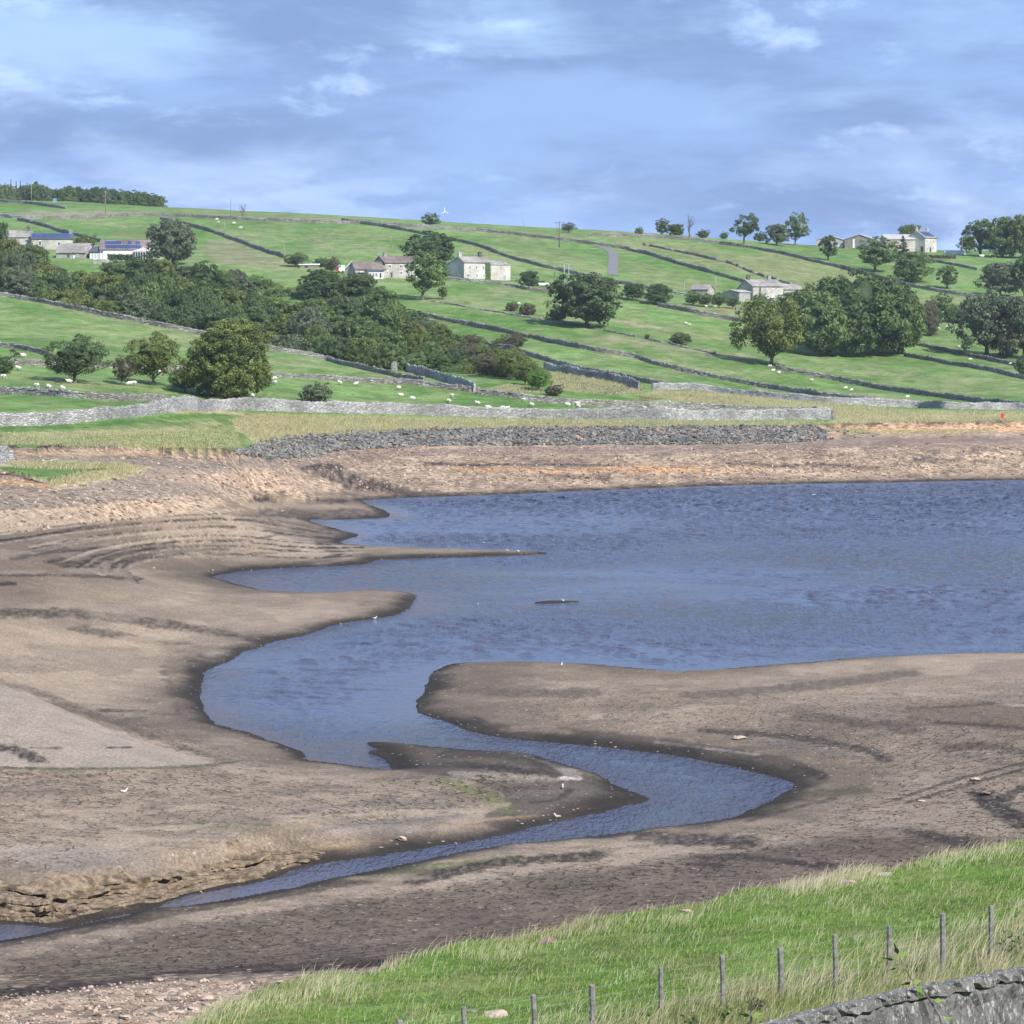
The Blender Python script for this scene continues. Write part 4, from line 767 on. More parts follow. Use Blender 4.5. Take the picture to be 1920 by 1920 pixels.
    if extra: extra(root, k, L, Wd, he, hr, yr, x0, x1)
    root['endx'] = p.x + math.cos(th) * x1; root['endy'] = p.y + math.sin(th) * x1; END.append((Vector((p.x + math.cos(th) * (x1 + .02), p.y + math.sin(th) * (x1 + .02), p.z)))); del root['endx'], root['endy']
    return root
END = []
HG = None
# pale farmhouse in the middle
def ivy(root, k, L, Wd, he, hr, yr, x0, x1):
    m = MB(); r_ = random.Random(4)
    for _ in range(260):
        x = x1 - r_.uniform(.0, 1.5); z = r_.uniform(-.3, he * .97); s_ = r_.uniform(.12, .25); y = -r_.uniform(.05, .22)
        m.add([(x - s_, y, z - s_), (x + s_, y - .05, z - s_ * .6), (x + s_ * .8, y - .02, z + s_), (x - s_ * .8, y, z + s_ * .7)], [(0, 1, 2, 3)])
    m.build('ivy', M['ivy'], root)
building('farmhouse', 'tall pale farmhouse with a long shaded left gable, joined to a square barn', 870, 522, 38, 48, 37, 30, 10, 'house_pale', 'slate', .27, .70,
   windows=[('f',11,17,3,7),('f',23.5,17,3,7),('f',36,17,3,7),('f',8,3,5,5),('f',24,2,3,7),('f',37,3,2.6,5),('l',.22,3,2,4)], chim=[(.03,1.0,'house_pale'),(.82,1.2,'wood')], extra=ivy)
building('stone_barn', 'square pale stone barn joined to the right end of the tall farmhouse', 918, 525, 38, 37, 30, 25, 8, 'house_pale', 'slate', .5, 1, org=END[-1] + Vector((.2, .15, 0)), windows=[('f',19,20,2,2.4,'house')], doors=[('f',26,-1,4,7,'house','frame_grey')], cat='barn', over=.1)
building('farmhouse', 'brown-roofed house with white windows, half hidden by the slender ash tree', 722, 521, 22, 72, 23, 28, 12, 'house', 'slate_brown', .5, 1,
   windows=[('f',8.5,19,5,5),('f',30,19,5,5),('f',60,18,5,5),('f',5,6,2.4,6),('f',30,7,4,5)], doors=[('f',12,1,3.4,9,'house','door')], chim=[(.14,.9,'wall_pale')])
building('bungalow', 'low bungalow range with brown slates joined to the left of the brown-roofed house', 666, 520, 22, 56, 12, 15, 13, 'house', 'slate_brown', .5, 1, windows=[('f',12,6,4,4)])
building('bungalow', 'small gable end with a white bargeboard at the left of the brown-roofed house', 672, 519, 66, 9, 25, 15, 12, 'concrete', 'slate_brown', .5, 1, windows=[('l',.35,5,3.5,4)], barge=['l'])
building('sunroom', 'white glazed sunroom on the front of the bungalow range', 691, 522, 22, 27, 8, 13, 2.5, 'white', 'slate_dark', .8, 1.1, windows=[('f',3.5,3,4,7),('f',9,3,4,7),('f',14.5,3,4,7)], doors=[('f',22,1,4,9,'white','glass')], cat='sunroom')
# long farmhouse to the right
building('farmhouse', 'long stone farmhouse with two chimneys and a shaded gable, above the copse', 1411.5, 562, 28, 60, 28, 25, 12, 'house', 'slate', .45, .62,
   windows=[('f',14,12,3.2,11,'house'),('f',28,15,2.6,4.5),('f',39.5,15,2.6,4.5),('f',49,15,2.6,4.5),('f',4.5,3,5,5,'house'),('f',14,3,2.2,5),('f',29,4,5,4)], doors=[('f',39.5,0,3,8,'white','white')], chim=[(.10,1.1,'wood'),(.78,1.1,'house')])
building('farm_annex', 'lower stone annex with an arched opening at the right end of the long farmhouse', 1472, 558, 28, 38, 22, 19, 9, 'house', 'slate', .5, 1, org=END[-1] + Vector((.2, .4, 0)), doors=[('f',13,6,3,6,'house','glass')], cat='annex')
building('lean_to_shed', 'plain grey rendered shed on the left of the long farmhouse', 1386, 566, 50, 23, 29, 18, 3.5, 'concrete', 'tin', .5, 1, cat='shed', doors=[('l',.5,1,6,9,'concrete','frame_grey')])
building('stone_barn', 'small isolated stone barn left of the long farmhouse behind the hedge trees', 1327, 554, -24, 31, 14, 11, 8, 'house', 'slate', .5, 1, right=True, cat='barn', windows=[('f',10,5,2,2,'house')])
building('shed', 'small shed with a white roof behind the copse', 1682, 560, -20, 18, 7, 9, 4, 'tin', 'white', .5, 1, cat='shed', doors=[('f',9,0,4,6,'tin','door')])
# hilltop farm
building('cattle_shed', 'left gabled tin shed with an open white-lined front on the skyline farm', 1582, 465, 78, 16, 50, 15, 8, 'tin', 'tin', .5, 1, doors=[('l',.12,0,9,6,'timber','white'),('l',.4,0,12,6,'timber','white'),('l',.75,0,15,6,'timber','white')], cat='shed')
building('cattle_shed', 'gabled grey shed with a tall pale stripe and a blue door', 1638, 469, 76, 18, 53, 20, 9, 'timber', 'tin', .5, 1, doors=[('l',.36,4,17,11,'timber','blue'),('l',.68,4,4,17,'timber','white')], cat='shed')
building('cattle_shed', 'long low stone-coloured roof between the sheds and the hilltop house', 1660, 470, 4, 56, 0, 21, 9, 'house', 'tin', .5, 1, cat='shed', doors=[('f',20,0,8,10,'house','door')])
building('farmhouse', 'cream hilltop house with a dark solar roof and two chimneys on the skyline', 1734.5, 473, 50, 26, 31, 27, 13, 'house_pale', 'slate', .5, 1, solar=[(.12,.95,.12,.85,5,2)],
   windows=[('f',4.5,18,2.4,5),('f',12,18,2.4,5),('f',19,18,2.4,5),('f',18,4,2.6,7)], doors=[('f',12,1,5,8,'frame_grey','glass'),('l',.16,1,6,10,'house_pale','door')], chim=[(.03,1.2,'house_pale'),(.97,1.0,'house_pale')])
building('outbuilding', 'low wing with a blue-grey slate roof on the left of the hilltop house', 1723, 470, -8, 22, 5, 10, 10, 'house', 'slate_dark', .5, 1, right=True, cat='outbuilding', windows=[('f',8,4,3,4)])
# left farm
building('farmhouse', 'stone farmhouse at the left edge with plain brown slates, joined to the solar-roofed house', 5, 466, 8, 54, 0, 21, 12, 'house', 'slate', .5, 1, windows=[('f',44,12,5,5),('f',12,11,4,5)], chim=[(.86,1.1,'wood')])
building('farmhouse', 'stone farmhouse with a row of blue solar panels at the left edge of the hill', 59.5, 468, 8, 75, 0, 20, 10, 'house', 'slate_dark', .5, 1, windows=[('f',15,8,4.5,8),('f',50,8,4,6)], chim=[(.95,.9,'wall_pale')], solar=[(.02,.93,.12,.9,9,1)])
building('stone_barn', 'low barn with a streaky lichened roof in front of the solar-roofed farmhouse', 160, 485, -15, 57, 13, 11, 17, 'house', 'slate', .5, 1, right=True, cat='barn', doors=[('f',33,3,4,5,'house','door'),('f',22,1,4,6,'house','white'),('r',.5,0,2,8,'house','door')], windows=[('f',15,4,3.4,3)])
building('garden_room', 'white glazed extension with a dark slate roof between the low barn and the bungalow', 192, 486, -18, 25, 10, 14, 9, 'timber', 'slate_dark', .5, 1, right=True, cat='extension', doors=[('f',4,1,4,10,'white','white'),('f',10,1,4,10,'white','white'),('f',16,1,4,10,'white','white'),('f',22,1,4,10,'white','white')])
building('bungalow', 'white bungalow under a wide brown roof with two rows of solar panels', 188, 486, 5, 92, 0, 18, 17, 'white', 'slate_brown', .5, 1, solar=[(.10,.82,.04,.42,13,1),(.08,.42,.52,.86,6,1),(.55,.62,.52,.86,1,1),(.70,.8,.5,.8,2,1)], windows=[('f',50,5,4,5),('f',58,5,4,5),('f',20,4,8,5)])
building('bungalow', 'shaded gable end with a white bargeboard beside the grey farm tree', 299, 486, 68, 6, 18, 18, 12, 'house', 'slate_brown', .5, 1, barge=['l'], windows=[('l',.5,6,4,5)])
def conservatory():
    p = ground(268, 487, 300); k = p.y / F; root = empty('conservatory', p + Vector((0, 0, 0))); tag(root, 'white framed glass conservatory with a pyramid roof in front of the bungalow', 'conservatory')
    w = 19 * k; h = 14 * k; ap = 22 * k; m = MB()
    for i in range(9):
        x = -w + 2 * w * i / 8; m.box(x - .06, x + .06, -.06, .06, -1, h)
    for i in range(5):
        y = .1 + 3.2 * i / 4
        for sx_ in (-w, w): m.box(sx_ - .06, sx_ + .06, y - .06, y + .06, -1, h)
    m.box(-w - .1, w + .1, -.1, .1, h, h + .18); m.box(-w - .1, -w + .1, .103, 3.4, h, h + .18); m.box(w - .1, w + .1, .103, 3.4, h, h + .18); m.build('frame', M['white'], root)
    r_ = MB(); A_ = (0, 1.7, ap); c4 = [(-w - .2, -.2, h + .185), (w + .2, -.2, h + .185), (w + .2, 3.6, h + .185), (-w - .2, 3.6, h + .185)]
    r_.add(c4 + [A_], [(0, 1, 4), (1, 2, 4), (2, 3, 4), (3, 0, 4), (3, 2, 1, 0)]); rf = r_.build('roof', M['tin'], root)
    b_ = MB()
    for t in (0, .25, .5, .75, 1):
        q = Vector(c4[0]).lerp(Vector(c4[1]), t); b_.tube([q + Vector((0, 0, .04)), Vector(A_) + Vector((0, 0, .05))], .07, 4)
    b_.build('glazing_bars', M['white'], rf)
    g = MB(); g.box(-w + .065, w - .065, -.02, .02, -.9, h - .01); g.build('pane', M['glass'], root)
conservatory()
def hedge(name, label, px0, px1, by, hpx, mat, cat='hedge'):
    a = ground(px0, by, 300); b_ = ground(px1, by + 1, 300); k = a.y / F; n_ = 900; h = hpx * k
    t = rng.random(n_); c_ = np.array(a)[None] * (1 - t[:, None]) + np.array(b_)[None] * t[:, None]; c_[:, 1] += rng.uniform(-.6, .6, n_); c_[:, 2] += rng.uniform(0, h, n_)
    V, Fq = quads(c_, rng.normal(size=(n_, 3)) + np.array([0, -1, .6]), rng.uniform(.2, .38, n_)); c0 = np.array(a)
    me = np_mesh(name, V - c0, Fq, False, None, {'tint': np.repeat(rng.random(n_), 4)}); o = new_obj(name, me, LEAF[mat]); o.location = a; tag(o, label, cat); return o
def quads(C_, Nn, S):
    Nn = Nn / (np.linalg.norm(Nn, axis=1)[:, None] + 1e-9); r_ = rng.normal(size=C_.shape); A_ = np.cross(Nn, r_); A_ /= np.linalg.norm(A_, axis=1)[:, None] + 1e-9; B_ = np.cross(Nn, A_)
    S = S[:, None]; V = np.stack([C_ - A_ * S * 1.15, C_ - B_ * S * .7, C_ + A_ * S * 1.15, C_ + B_ * S * .7], 1).reshape(-1, 3)
    return V, np.arange(len(V), dtype=np.int32).reshape(-1, 4)
hedge('hedge', 'dark clipped hedge in front of the bungalow at the left farm', 202, 250, 489, 12, 'dark')
hedge('hedge', 'reddish brown bracken bank below the hilltop house', 1720, 1792, 484, 6, 'brown', 'bracken')

# ------------------------------------------------------------------ trees
PROTO = {}
ordn = ['first', 'second', 'third', 'fourth', 'fifth', 'sixth', 'seventh', 'eighth', 'ninth', 'tenth', 'eleventh', 'twelfth', 'thirteenth', 'fourteenth', 'fifteenth', 'sixteenth', 'seventeenth', 'eighteenth', 'nineteenth', 'twentieth', 'twenty-first', 'twenty-second', 'twenty-third', 'twenty-fourth', 'twenty-fifth', 'twenty-sixth', 'twenty-seventh', 'twenty-eighth']
LEAFW = {'dark': 'dark green', 'mid': 'mid green', 'olive': 'olive', 'grey': 'grey-green', 'bright': 'bright green', 'brown': 'brownish', 'maple': 'yellow-tipped'}

def crown_mesh(seed, kind, w, h, nc, nl, ls, z0=.2, lean=0.0, core=.62, cr=.24, gapn=0.0):
    r_ = np.random.default_rng(seed); hz = h * (1 - z0) / 2; cz = h * z0 + hz; rx = w / 2
    d_ = r_.normal(size=(nc, 3)); d_ /= np.linalg.norm(d_, axis=1)[:, None]
    if kind == 'cone':
        tz = r_.random(nc) ** 1.3; ang = r_.uniform(0, 6.28, nc); rr = rx * (1 - tz) * r_.uniform(.5, 1, nc); P = np.stack([np.cos(ang) * rr, np.sin(ang) * rr, h * z0 + tz * h * (1 - z0)], 1); crr = rx * .34 * (1 - tz * .75); d_ = P / (np.linalg.norm(P, axis=1)[:, None] + .1)
    else:
        lump = 1 + (vnoise(d_[:, 0] * 1.6 + seed, d_[:, 1] * 1.6 + d_[:, 2] * 1.3, seed) - .5) * .62
        rad = r_.uniform(.50, .98, nc) ** .55 * lump
        rad = np.where(r_.random(nc) < .12, rad * 1.13, rad)
        P = d_ * rad[:, None] * np.array([rx * .88, rx * .88, hz * .90]); P[:, 2] *= np.where(d_[:, 2] < -.3, .80 if z0 > .06 else 1.0, 1.0); P[:, :2] *= (1 + .35 * np.clip(-d_[:, 2], 0, 1))[:, None] if z0 < .06 else 1.0; P[:, 2] = np.sign(P[:, 2]) * np.abs(P[:, 2] / hz) ** .85 * hz
        P[:, 0] += lean * (P[:, 2] / hz + 1) * rx * .4; P[:, 2] += cz; crr = rx * cr * r_.uniform(.6, 1.25, nc)
    Pn = np.repeat(P, nl, 0); dn = np.repeat(d_, nl, 0); cn_ = np.repeat(crr, nl); m = len(Pn)
    e = r_.normal(size=(m, 3)) + dn * .75 + np.array([0, 0, .35]); e /= np.linalg.norm(e, axis=1)[:, None]
    C_ = Pn + e * (cn_ * r_.uniform(.55, 1.12, m))[:, None] * np.array([1, 1, .72])
    global rng; old = rng; rng = r_; V, Fq = quads(C_, e + r_.normal(size=(m, 3)) * .55, ls * r_.uniform(.55, 1.2, m)); rng = old
    tint = np.repeat(np.repeat(r_.random(nc) * .75, nl) + r_.random(m) * .25, 4)
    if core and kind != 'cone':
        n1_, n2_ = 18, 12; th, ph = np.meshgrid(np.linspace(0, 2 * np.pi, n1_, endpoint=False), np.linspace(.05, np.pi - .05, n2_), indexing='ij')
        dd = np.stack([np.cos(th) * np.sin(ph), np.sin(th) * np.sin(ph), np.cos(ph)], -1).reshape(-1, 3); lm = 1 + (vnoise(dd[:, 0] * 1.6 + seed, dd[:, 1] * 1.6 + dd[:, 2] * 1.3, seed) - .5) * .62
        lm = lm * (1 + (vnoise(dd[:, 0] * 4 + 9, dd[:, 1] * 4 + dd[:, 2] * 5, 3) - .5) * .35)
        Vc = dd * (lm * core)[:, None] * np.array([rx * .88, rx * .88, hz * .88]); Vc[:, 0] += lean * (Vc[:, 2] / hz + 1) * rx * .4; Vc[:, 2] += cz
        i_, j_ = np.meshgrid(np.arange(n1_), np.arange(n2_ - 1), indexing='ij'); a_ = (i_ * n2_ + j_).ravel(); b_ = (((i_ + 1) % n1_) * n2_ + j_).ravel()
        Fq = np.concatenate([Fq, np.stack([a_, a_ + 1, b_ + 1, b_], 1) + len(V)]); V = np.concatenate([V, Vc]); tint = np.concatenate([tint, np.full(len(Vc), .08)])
    V[:, 2] = np.maximum(V[:, 2], .15)
    return np_mesh('crown', V, Fq, False, None, {'tint': tint})
def trunk_mesh(seed, w, h, z0, kind):
    r_ = random.Random(seed); m = MB(); rad = .028 * h + .05
    if kind == 'cone': m.tube([(0, 0, -.5), (0, 0, h * .5), (0, 0, h * .93)], [rad, rad * .6, .04]); 
    elif kind == 'shrub':
        for i in range(6):
            a = i * 1.05 + r_.random(); m.tube([(0, 0, -.3), (math.cos(a) * w * .12, math.sin(a) * w * .12, h * .2), (math.cos(a) * w * .3, math.sin(a) * w * .3, h * .6)], [.09, .06, .03], 5)
    else:
        top = Vector((r_.uniform(-.3, .3), r_.uniform(-.3, .3), h * .62)); fk = Vector((top.x * .3, top.y * .3, h * max(z0, .14) * 1.1))
        m.tube([(0, 0, -.6), (0, 0, .05), (fk.x * .5, fk.y * .5, fk.z * .5), fk, fk.lerp(top, .5), top], [rad * 1.5, rad * 1.15, rad * .9, rad * .8, rad * .5, rad * .2], 8)
        for i in range(8):
            a = i * .8 + r_.random() * .5; z = fk.z * r_.uniform(.75, 1.6); q = Vector((math.cos(a), math.sin(a), 0))
            m.tube([Vector((fk.x * .6, fk.y * .6, z)), q * w * .17 + Vector((0, 0, z + h * .11)), q * w * .33 + Vector((0, 0, z + h * r_.uniform(.2, .34)))], [rad * .42, rad * .28, rad * .1], 6)
    return m
def bare_mesh(seed, w, h, dense=3):
    r_ = random.Random(seed); m = MB()
    def br(p, d_, L, rr, lev):
        q = [p]; dd = d_.copy()
        for i in range(3):
            dd = (dd + Vector((r_.uniform(-.25, .25), r_.uniform(-.25, .25), r_.uniform(-.1, .15)))).normalized(); q.append(q[-1] + dd * L / 3)
        m.tube(q, [rr, rr * .8, rr * .62, rr * .45], 5 if lev < 2 else 4, False)
        if lev < 4:
            for _ in range(dense if lev else 5):
                s_ = q[r_.choice([1, 2, 3])]; nd = (dd + Vector((r_.uniform(-1, 1), r_.uniform(-1, 1), r_.uniform(-.1, .7)))).normalized(); br(s_, nd, L * r_.uniform(.5, .72), rr * .5, lev + 1)
    br(Vector((0, 0, -.4)), Vector((0, 0, 1)), h * .42, .03 * h, 0); return m
SPEC = {'round': (11, 'n', 11, 12, 120, 62, .25, .05, 0, .68, .23), 'round_b': (12, 'n', 12, 11, 125, 58, .25, .04, 0, .68, .22), 'spread': (13, 'n', 15, 11, 130, 60, .25, .10, 0, .58, .19), 'tall': (14, 'n', 9, 14, 110, 55, .26, .10, 0, .45, .22),
  'open': (15, 'n', 11, 12, 95, 52, .25, .13, .1, .42, .2), 'wind': (16, 'n', 12, 11, 58, 60, .26, .25, .35, .3, .2), 'dense': (17, 'n', 11.8, 10.8, 620, 56, .15, .0, 0, .58, .13), 'haw': (18, 'n', 11, 9, 120, 60, .17, .10, .1, .55, .19),
  'cone': (19, 'cone', 5, 13, 90, 40, .22, .06), 'shrub': (20, 'shrub', 6, 4, 60, 48, .17, .04, 0, .6, .25), 'shrub_b': (21, 'shrub', 7, 3.6, 60, 48, .18, .02, 0, .6, .25), 'lump': (22, 'n', 13, 12, 150, 52, .27, .03, 0, .76, .19), 'lump_b': (23, 'n', 12, 13, 140, 52, .27, .04, .1, .74, .2)}
MESHC = {}
def proto_mesh(shape, leaf):
    s_ = SPEC[shape]; key = (shape, leaf)
    if key not in MESHC:
        if shape not in MESHC:
            MESHC[shape] = crown_mesh(*s_[:7], **dict(zip(('z0', 'lean', 'core', 'cr'), s_[7:])))
        me = MESHC[shape].copy(); me.materials.append(LEAF[leaf]); MESHC[key] = me
    tk = 'trunk_' + shape
    if tk not in MESHC:
        o = trunk_mesh(s_[0], s_[2], s_[3], s_[7], s_[1]).build('trunk', M['wood'], None, True); MESHC[tk] = o.data; bpy.data.objects.remove(o)
    return MESHC[key], MESHC[tk]
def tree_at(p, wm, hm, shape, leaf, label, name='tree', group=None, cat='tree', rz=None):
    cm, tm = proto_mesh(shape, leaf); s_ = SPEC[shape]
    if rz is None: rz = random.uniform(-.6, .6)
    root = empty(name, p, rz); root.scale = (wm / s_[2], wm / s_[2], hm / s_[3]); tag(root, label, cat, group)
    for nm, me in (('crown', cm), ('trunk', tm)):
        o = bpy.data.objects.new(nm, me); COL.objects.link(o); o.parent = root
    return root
def tree_px(px_, by, w, top, shape, leaf, label, name='tree', group=None, cat='tree', dmin=300):
    p = ground(px_, by, dmin); k = p.y / F
    zt = H + ray_uv(px_, top)[1] * p.y
    return tree_at(p, w * k * 1.04, (zt - p.z) * 1.02, shape, leaf, label, name, group, cat)
def bare_px(px_, by, w, top, seed, mat, label, dense=3):
    p = ground(px_, by, 300); k = p.y / F; h = (by - top) * k; root = empty('bare_tree', p); tag(root, label, 'tree')
    bare_mesh(seed, w * k, h, dense).build('branches', M[mat], root, True); return root
FT = 'trees standing alone in the fields'
T = [(140,717,118,630,'haw','dark','dark spreading hawthorn in the sheep field, leftmost of the three field trees'),
 (228,722,42,668,'open','brown','thin grey-brown leaning thorn touching the olive tree in the sheep field'),
 (288,722,104,625,'haw','olive','olive-green tree with a gap in its crown, middle of the three field trees'),
 (347,736,64,688,'haw','dark','small dark thorn at the left foot of the large dense tree'),
 (428,749,156,604,'dense','maple','large dense rounded sycamore standing behind the curve of the pale wall'),
 (6,700,46,669,'shrub','dark','dark bush cut by the left edge in the sheep field'),
 (1100,613,132,514,'lump','dark','big dark tree with a deep crown in the middle of the right-hand fields'),
 (1046,600,36,577,'shrub','brown','small dark bush at the left foot of the big dark tree'),
 (1447,686,138,566,'spread','olive','lone spreading tree with a bare pale trunk at the front left of the copse'),
 (792,563,76,474,'open','mid','slender ash with a visible trunk in front of the brown-roofed house'),
 (830,561,18,538,'tall','olive','small thin bush right of the slender ash'),
 (805,506,90,436,'lump_b','dark','dark round sycamore behind the brown-roofed house'),
 (991,541,38,505,'round','dark','round dark thorn right of the pale farmhouse'),
 (1186,563,42,528,'round','dark','rounded thorn by the lane, left one of the pair'),
 (1233,571,52,532,'round_b','dark','rounded thorn by the lane, right one of the pair'),
 (805,427,38,400,'open','mid','small round tree on the skyline left of the wind turbine'),
 (1066,436,28,417,'haw','grey','small grey thorn on the skyline right of the telegraph poles'),
 (1240,444,30,411,'open','dark','small ragged pine on the skyline left of the bare tree'),
 (1266,444,32,418,'round','dark','low dark tree just left of the bare skyline tree'),
 (1319,446,24,432,'shrub','dark','low bush just right of the bare skyline tree'),
 (1198,440,16,427,'shrub','mid','tiny bush alone on the skyline right of the lane'),
 (1395,462,60,402,'wind','dark','windswept open tree on the skyline, left of the three by the sheds'),
 (1425,452,24,436,'shrub','dark','low dark bush right of the windswept skyline tree'),
 (1358,448,16,436,'shrub','dark','tiny bush left of the windswept skyline tree'),
 (1456,460,46,417,'round','grey','greyish rounded skyline tree, middle of the three by the sheds'),
 (1491,460,48,401,'open','mid','tall open skyline tree, right of the three by the sheds'),
 (1553,488,34,442,'tall','dark','dark upright tree in front of the left tin shed'),
 (1640,510,84,447,'open','mid','wide green tree in front of the skyline farm'),
 (1693,485,32,443,'cone','dark','dark pointed conifer left of the hilltop house'),
 (1710,529,70,472,'round_b','mid','rounded bright-topped tree below the hilltop house'),
 (1776,541,38,499,'tall','mid','small upright tree alone in the field below the hilltop house'),
 (1704,455,46,417,'round','mid','tree rising behind the roofs of the skyline farm'),
 (1812,473,32,440,'round','mid','small tree at the left end of the right skyline clump'),
 (1838,480,64,412,'tall','mid','left tree of the right skyline clump'),(1880,482,74,407,'round_b','mid','middle tree of the right skyline clump'),(1917,484,54,403,'lump','olive','tree of the right skyline clump cut by the frame'),
 (1875,557,84,486,'round','grey','grey-green round tree near the right edge below the skyline clump'),(1921,560,44,478,'tall','dark','tree cut by the right edge below the skyline clump'),
 (1850,667,112,538,'round','grey','open pale green tree in the group at the right edge'),(1888,670,74,572,'round_b','brown','smaller brownish tree between the two at the right edge'),(1920,672,84,544,'round','grey','tall tree cut by the right edge beside the open pale tree'),
 (1735,622,50,565,'haw','brown','brownish thorn just right of the copse'),(1762,607,50,552,'open','mid','green tree behind the brownish thorn right of the copse'),(1745,630,30,592,'shrub','brown','grey-brown bush right of the copse beside the small sheep field'),(1795,605,50,575,'shrub_b','dark','dark bush left of the right-edge tree group'),
 (1918,702,30,670,'shrub','dark','dark bush cut by the right edge above the lower walls'),
 (325,497,92,413,'lump','grey','large grey-green tree beside the bungalow at the left farm'),
 (593,755,60,721,'shrub','grey','silvery rounded shrub alone in the sheep field above the pale wall'),
 (1277,645,42,625,'shrub_b','dark','low dark shrub alone on the dry bank in the right-hand field'),(1214,636,10,627,'shrub','brown','tiny brown bush on the dry bank left of the low dark shrub'),
 (960,583,24,567,'shrub','brown','left of two small red-brown bushes in the green field'),(990,590,32,570,'shrub_b','brown','right of two small red-brown bushes in the green field'),
 (555,500,48,474,'haw','dark','dark thorn above the wood beside the low white roof'),(601,500,26,484,'shrub','dark','small dark bush at the right end of the low white roof'),(622,512,30,482,'haw','brown','brown thorn left of the small white trailer'),
 (160,466,44,443,'shrub','olive','yellow-green shrub behind the low barn at the left farm'),(826,522,36,503,'shrub','bright','bright green shrub at the shaded gable of the pale farmhouse'),(4,470,24,412,'round','dark','dark tree cut by the left edge beside the farmhouse'),
 (1424,574,30,552,'shrub','mid','garden shrub in front of the long farmhouse'),(1480,586,56,548,'round_b','mid','bushy tree between the long farmhouse and the copse')]
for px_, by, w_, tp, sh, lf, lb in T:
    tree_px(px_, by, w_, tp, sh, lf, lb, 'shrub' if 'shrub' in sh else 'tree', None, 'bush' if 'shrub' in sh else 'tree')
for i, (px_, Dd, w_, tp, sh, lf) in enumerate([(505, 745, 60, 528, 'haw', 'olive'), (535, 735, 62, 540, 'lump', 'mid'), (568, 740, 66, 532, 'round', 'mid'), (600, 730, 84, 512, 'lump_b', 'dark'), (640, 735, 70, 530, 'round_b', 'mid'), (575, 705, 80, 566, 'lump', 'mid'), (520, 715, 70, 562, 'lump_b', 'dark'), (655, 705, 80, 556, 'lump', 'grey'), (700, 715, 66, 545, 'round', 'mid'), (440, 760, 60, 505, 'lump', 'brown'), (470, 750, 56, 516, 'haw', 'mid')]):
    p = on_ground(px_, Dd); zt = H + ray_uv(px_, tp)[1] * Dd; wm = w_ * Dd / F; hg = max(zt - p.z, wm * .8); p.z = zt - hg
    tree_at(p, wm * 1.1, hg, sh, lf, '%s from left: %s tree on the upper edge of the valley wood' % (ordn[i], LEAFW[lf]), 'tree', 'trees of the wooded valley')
bare_px(455, 406, 42, 374, 5, 'wood', 'leafless gnarled thorn on the skyline at the left', 4)
bare_px(1294, 444, 46, 388, 8, 'wood', 'tall dead tree with bare branches on the skyline')
bare_px(245, 592, 70, 538, 9, 'wood_pale', 'dead pale tree standing in the wooded valley', 3)
for i, (px_, by, w_, tp) in enumerate([(1300,573,34,547),(1323,576,30,550),(1348,577,34,549),(1374,579,26,553)]):
    tree_px(px_, by, w_, tp, 'haw', 'dark', ('leftmost', 'second', 'third', 'rightmost')[i] + ' of four dark thorns in the row left of the long farmhouse', 'hawthorn', 'row of thorns left of the long farmhouse')
for i, (px_, by, w_, tp, sh, lf) in enumerate([(1530,668,100,552,'lump','mid'),(1565,640,100,524,'lump','mid'),(1608,668,110,518,'lump_b','dark'),(1655,667,110,526,'lump','dark'),(1692,664,74,545,'lump','mid'),(1510,640,70,545,'round_b','olive'),(1630,640,100,530,'lump_b','mid'),(1570,668,70,580,'lump_b','mid')]):
    tree_px(px_, by, w_ * 1.22, tp - 4, sh, lf, ('front left', 'back left', 'front middle', 'front right', 'rightmost', 'olive back left', 'back middle', 'smaller front')[i] + ' tree of the dense copse in the right-hand fields', 'tree', 'trees of the copse on the right')

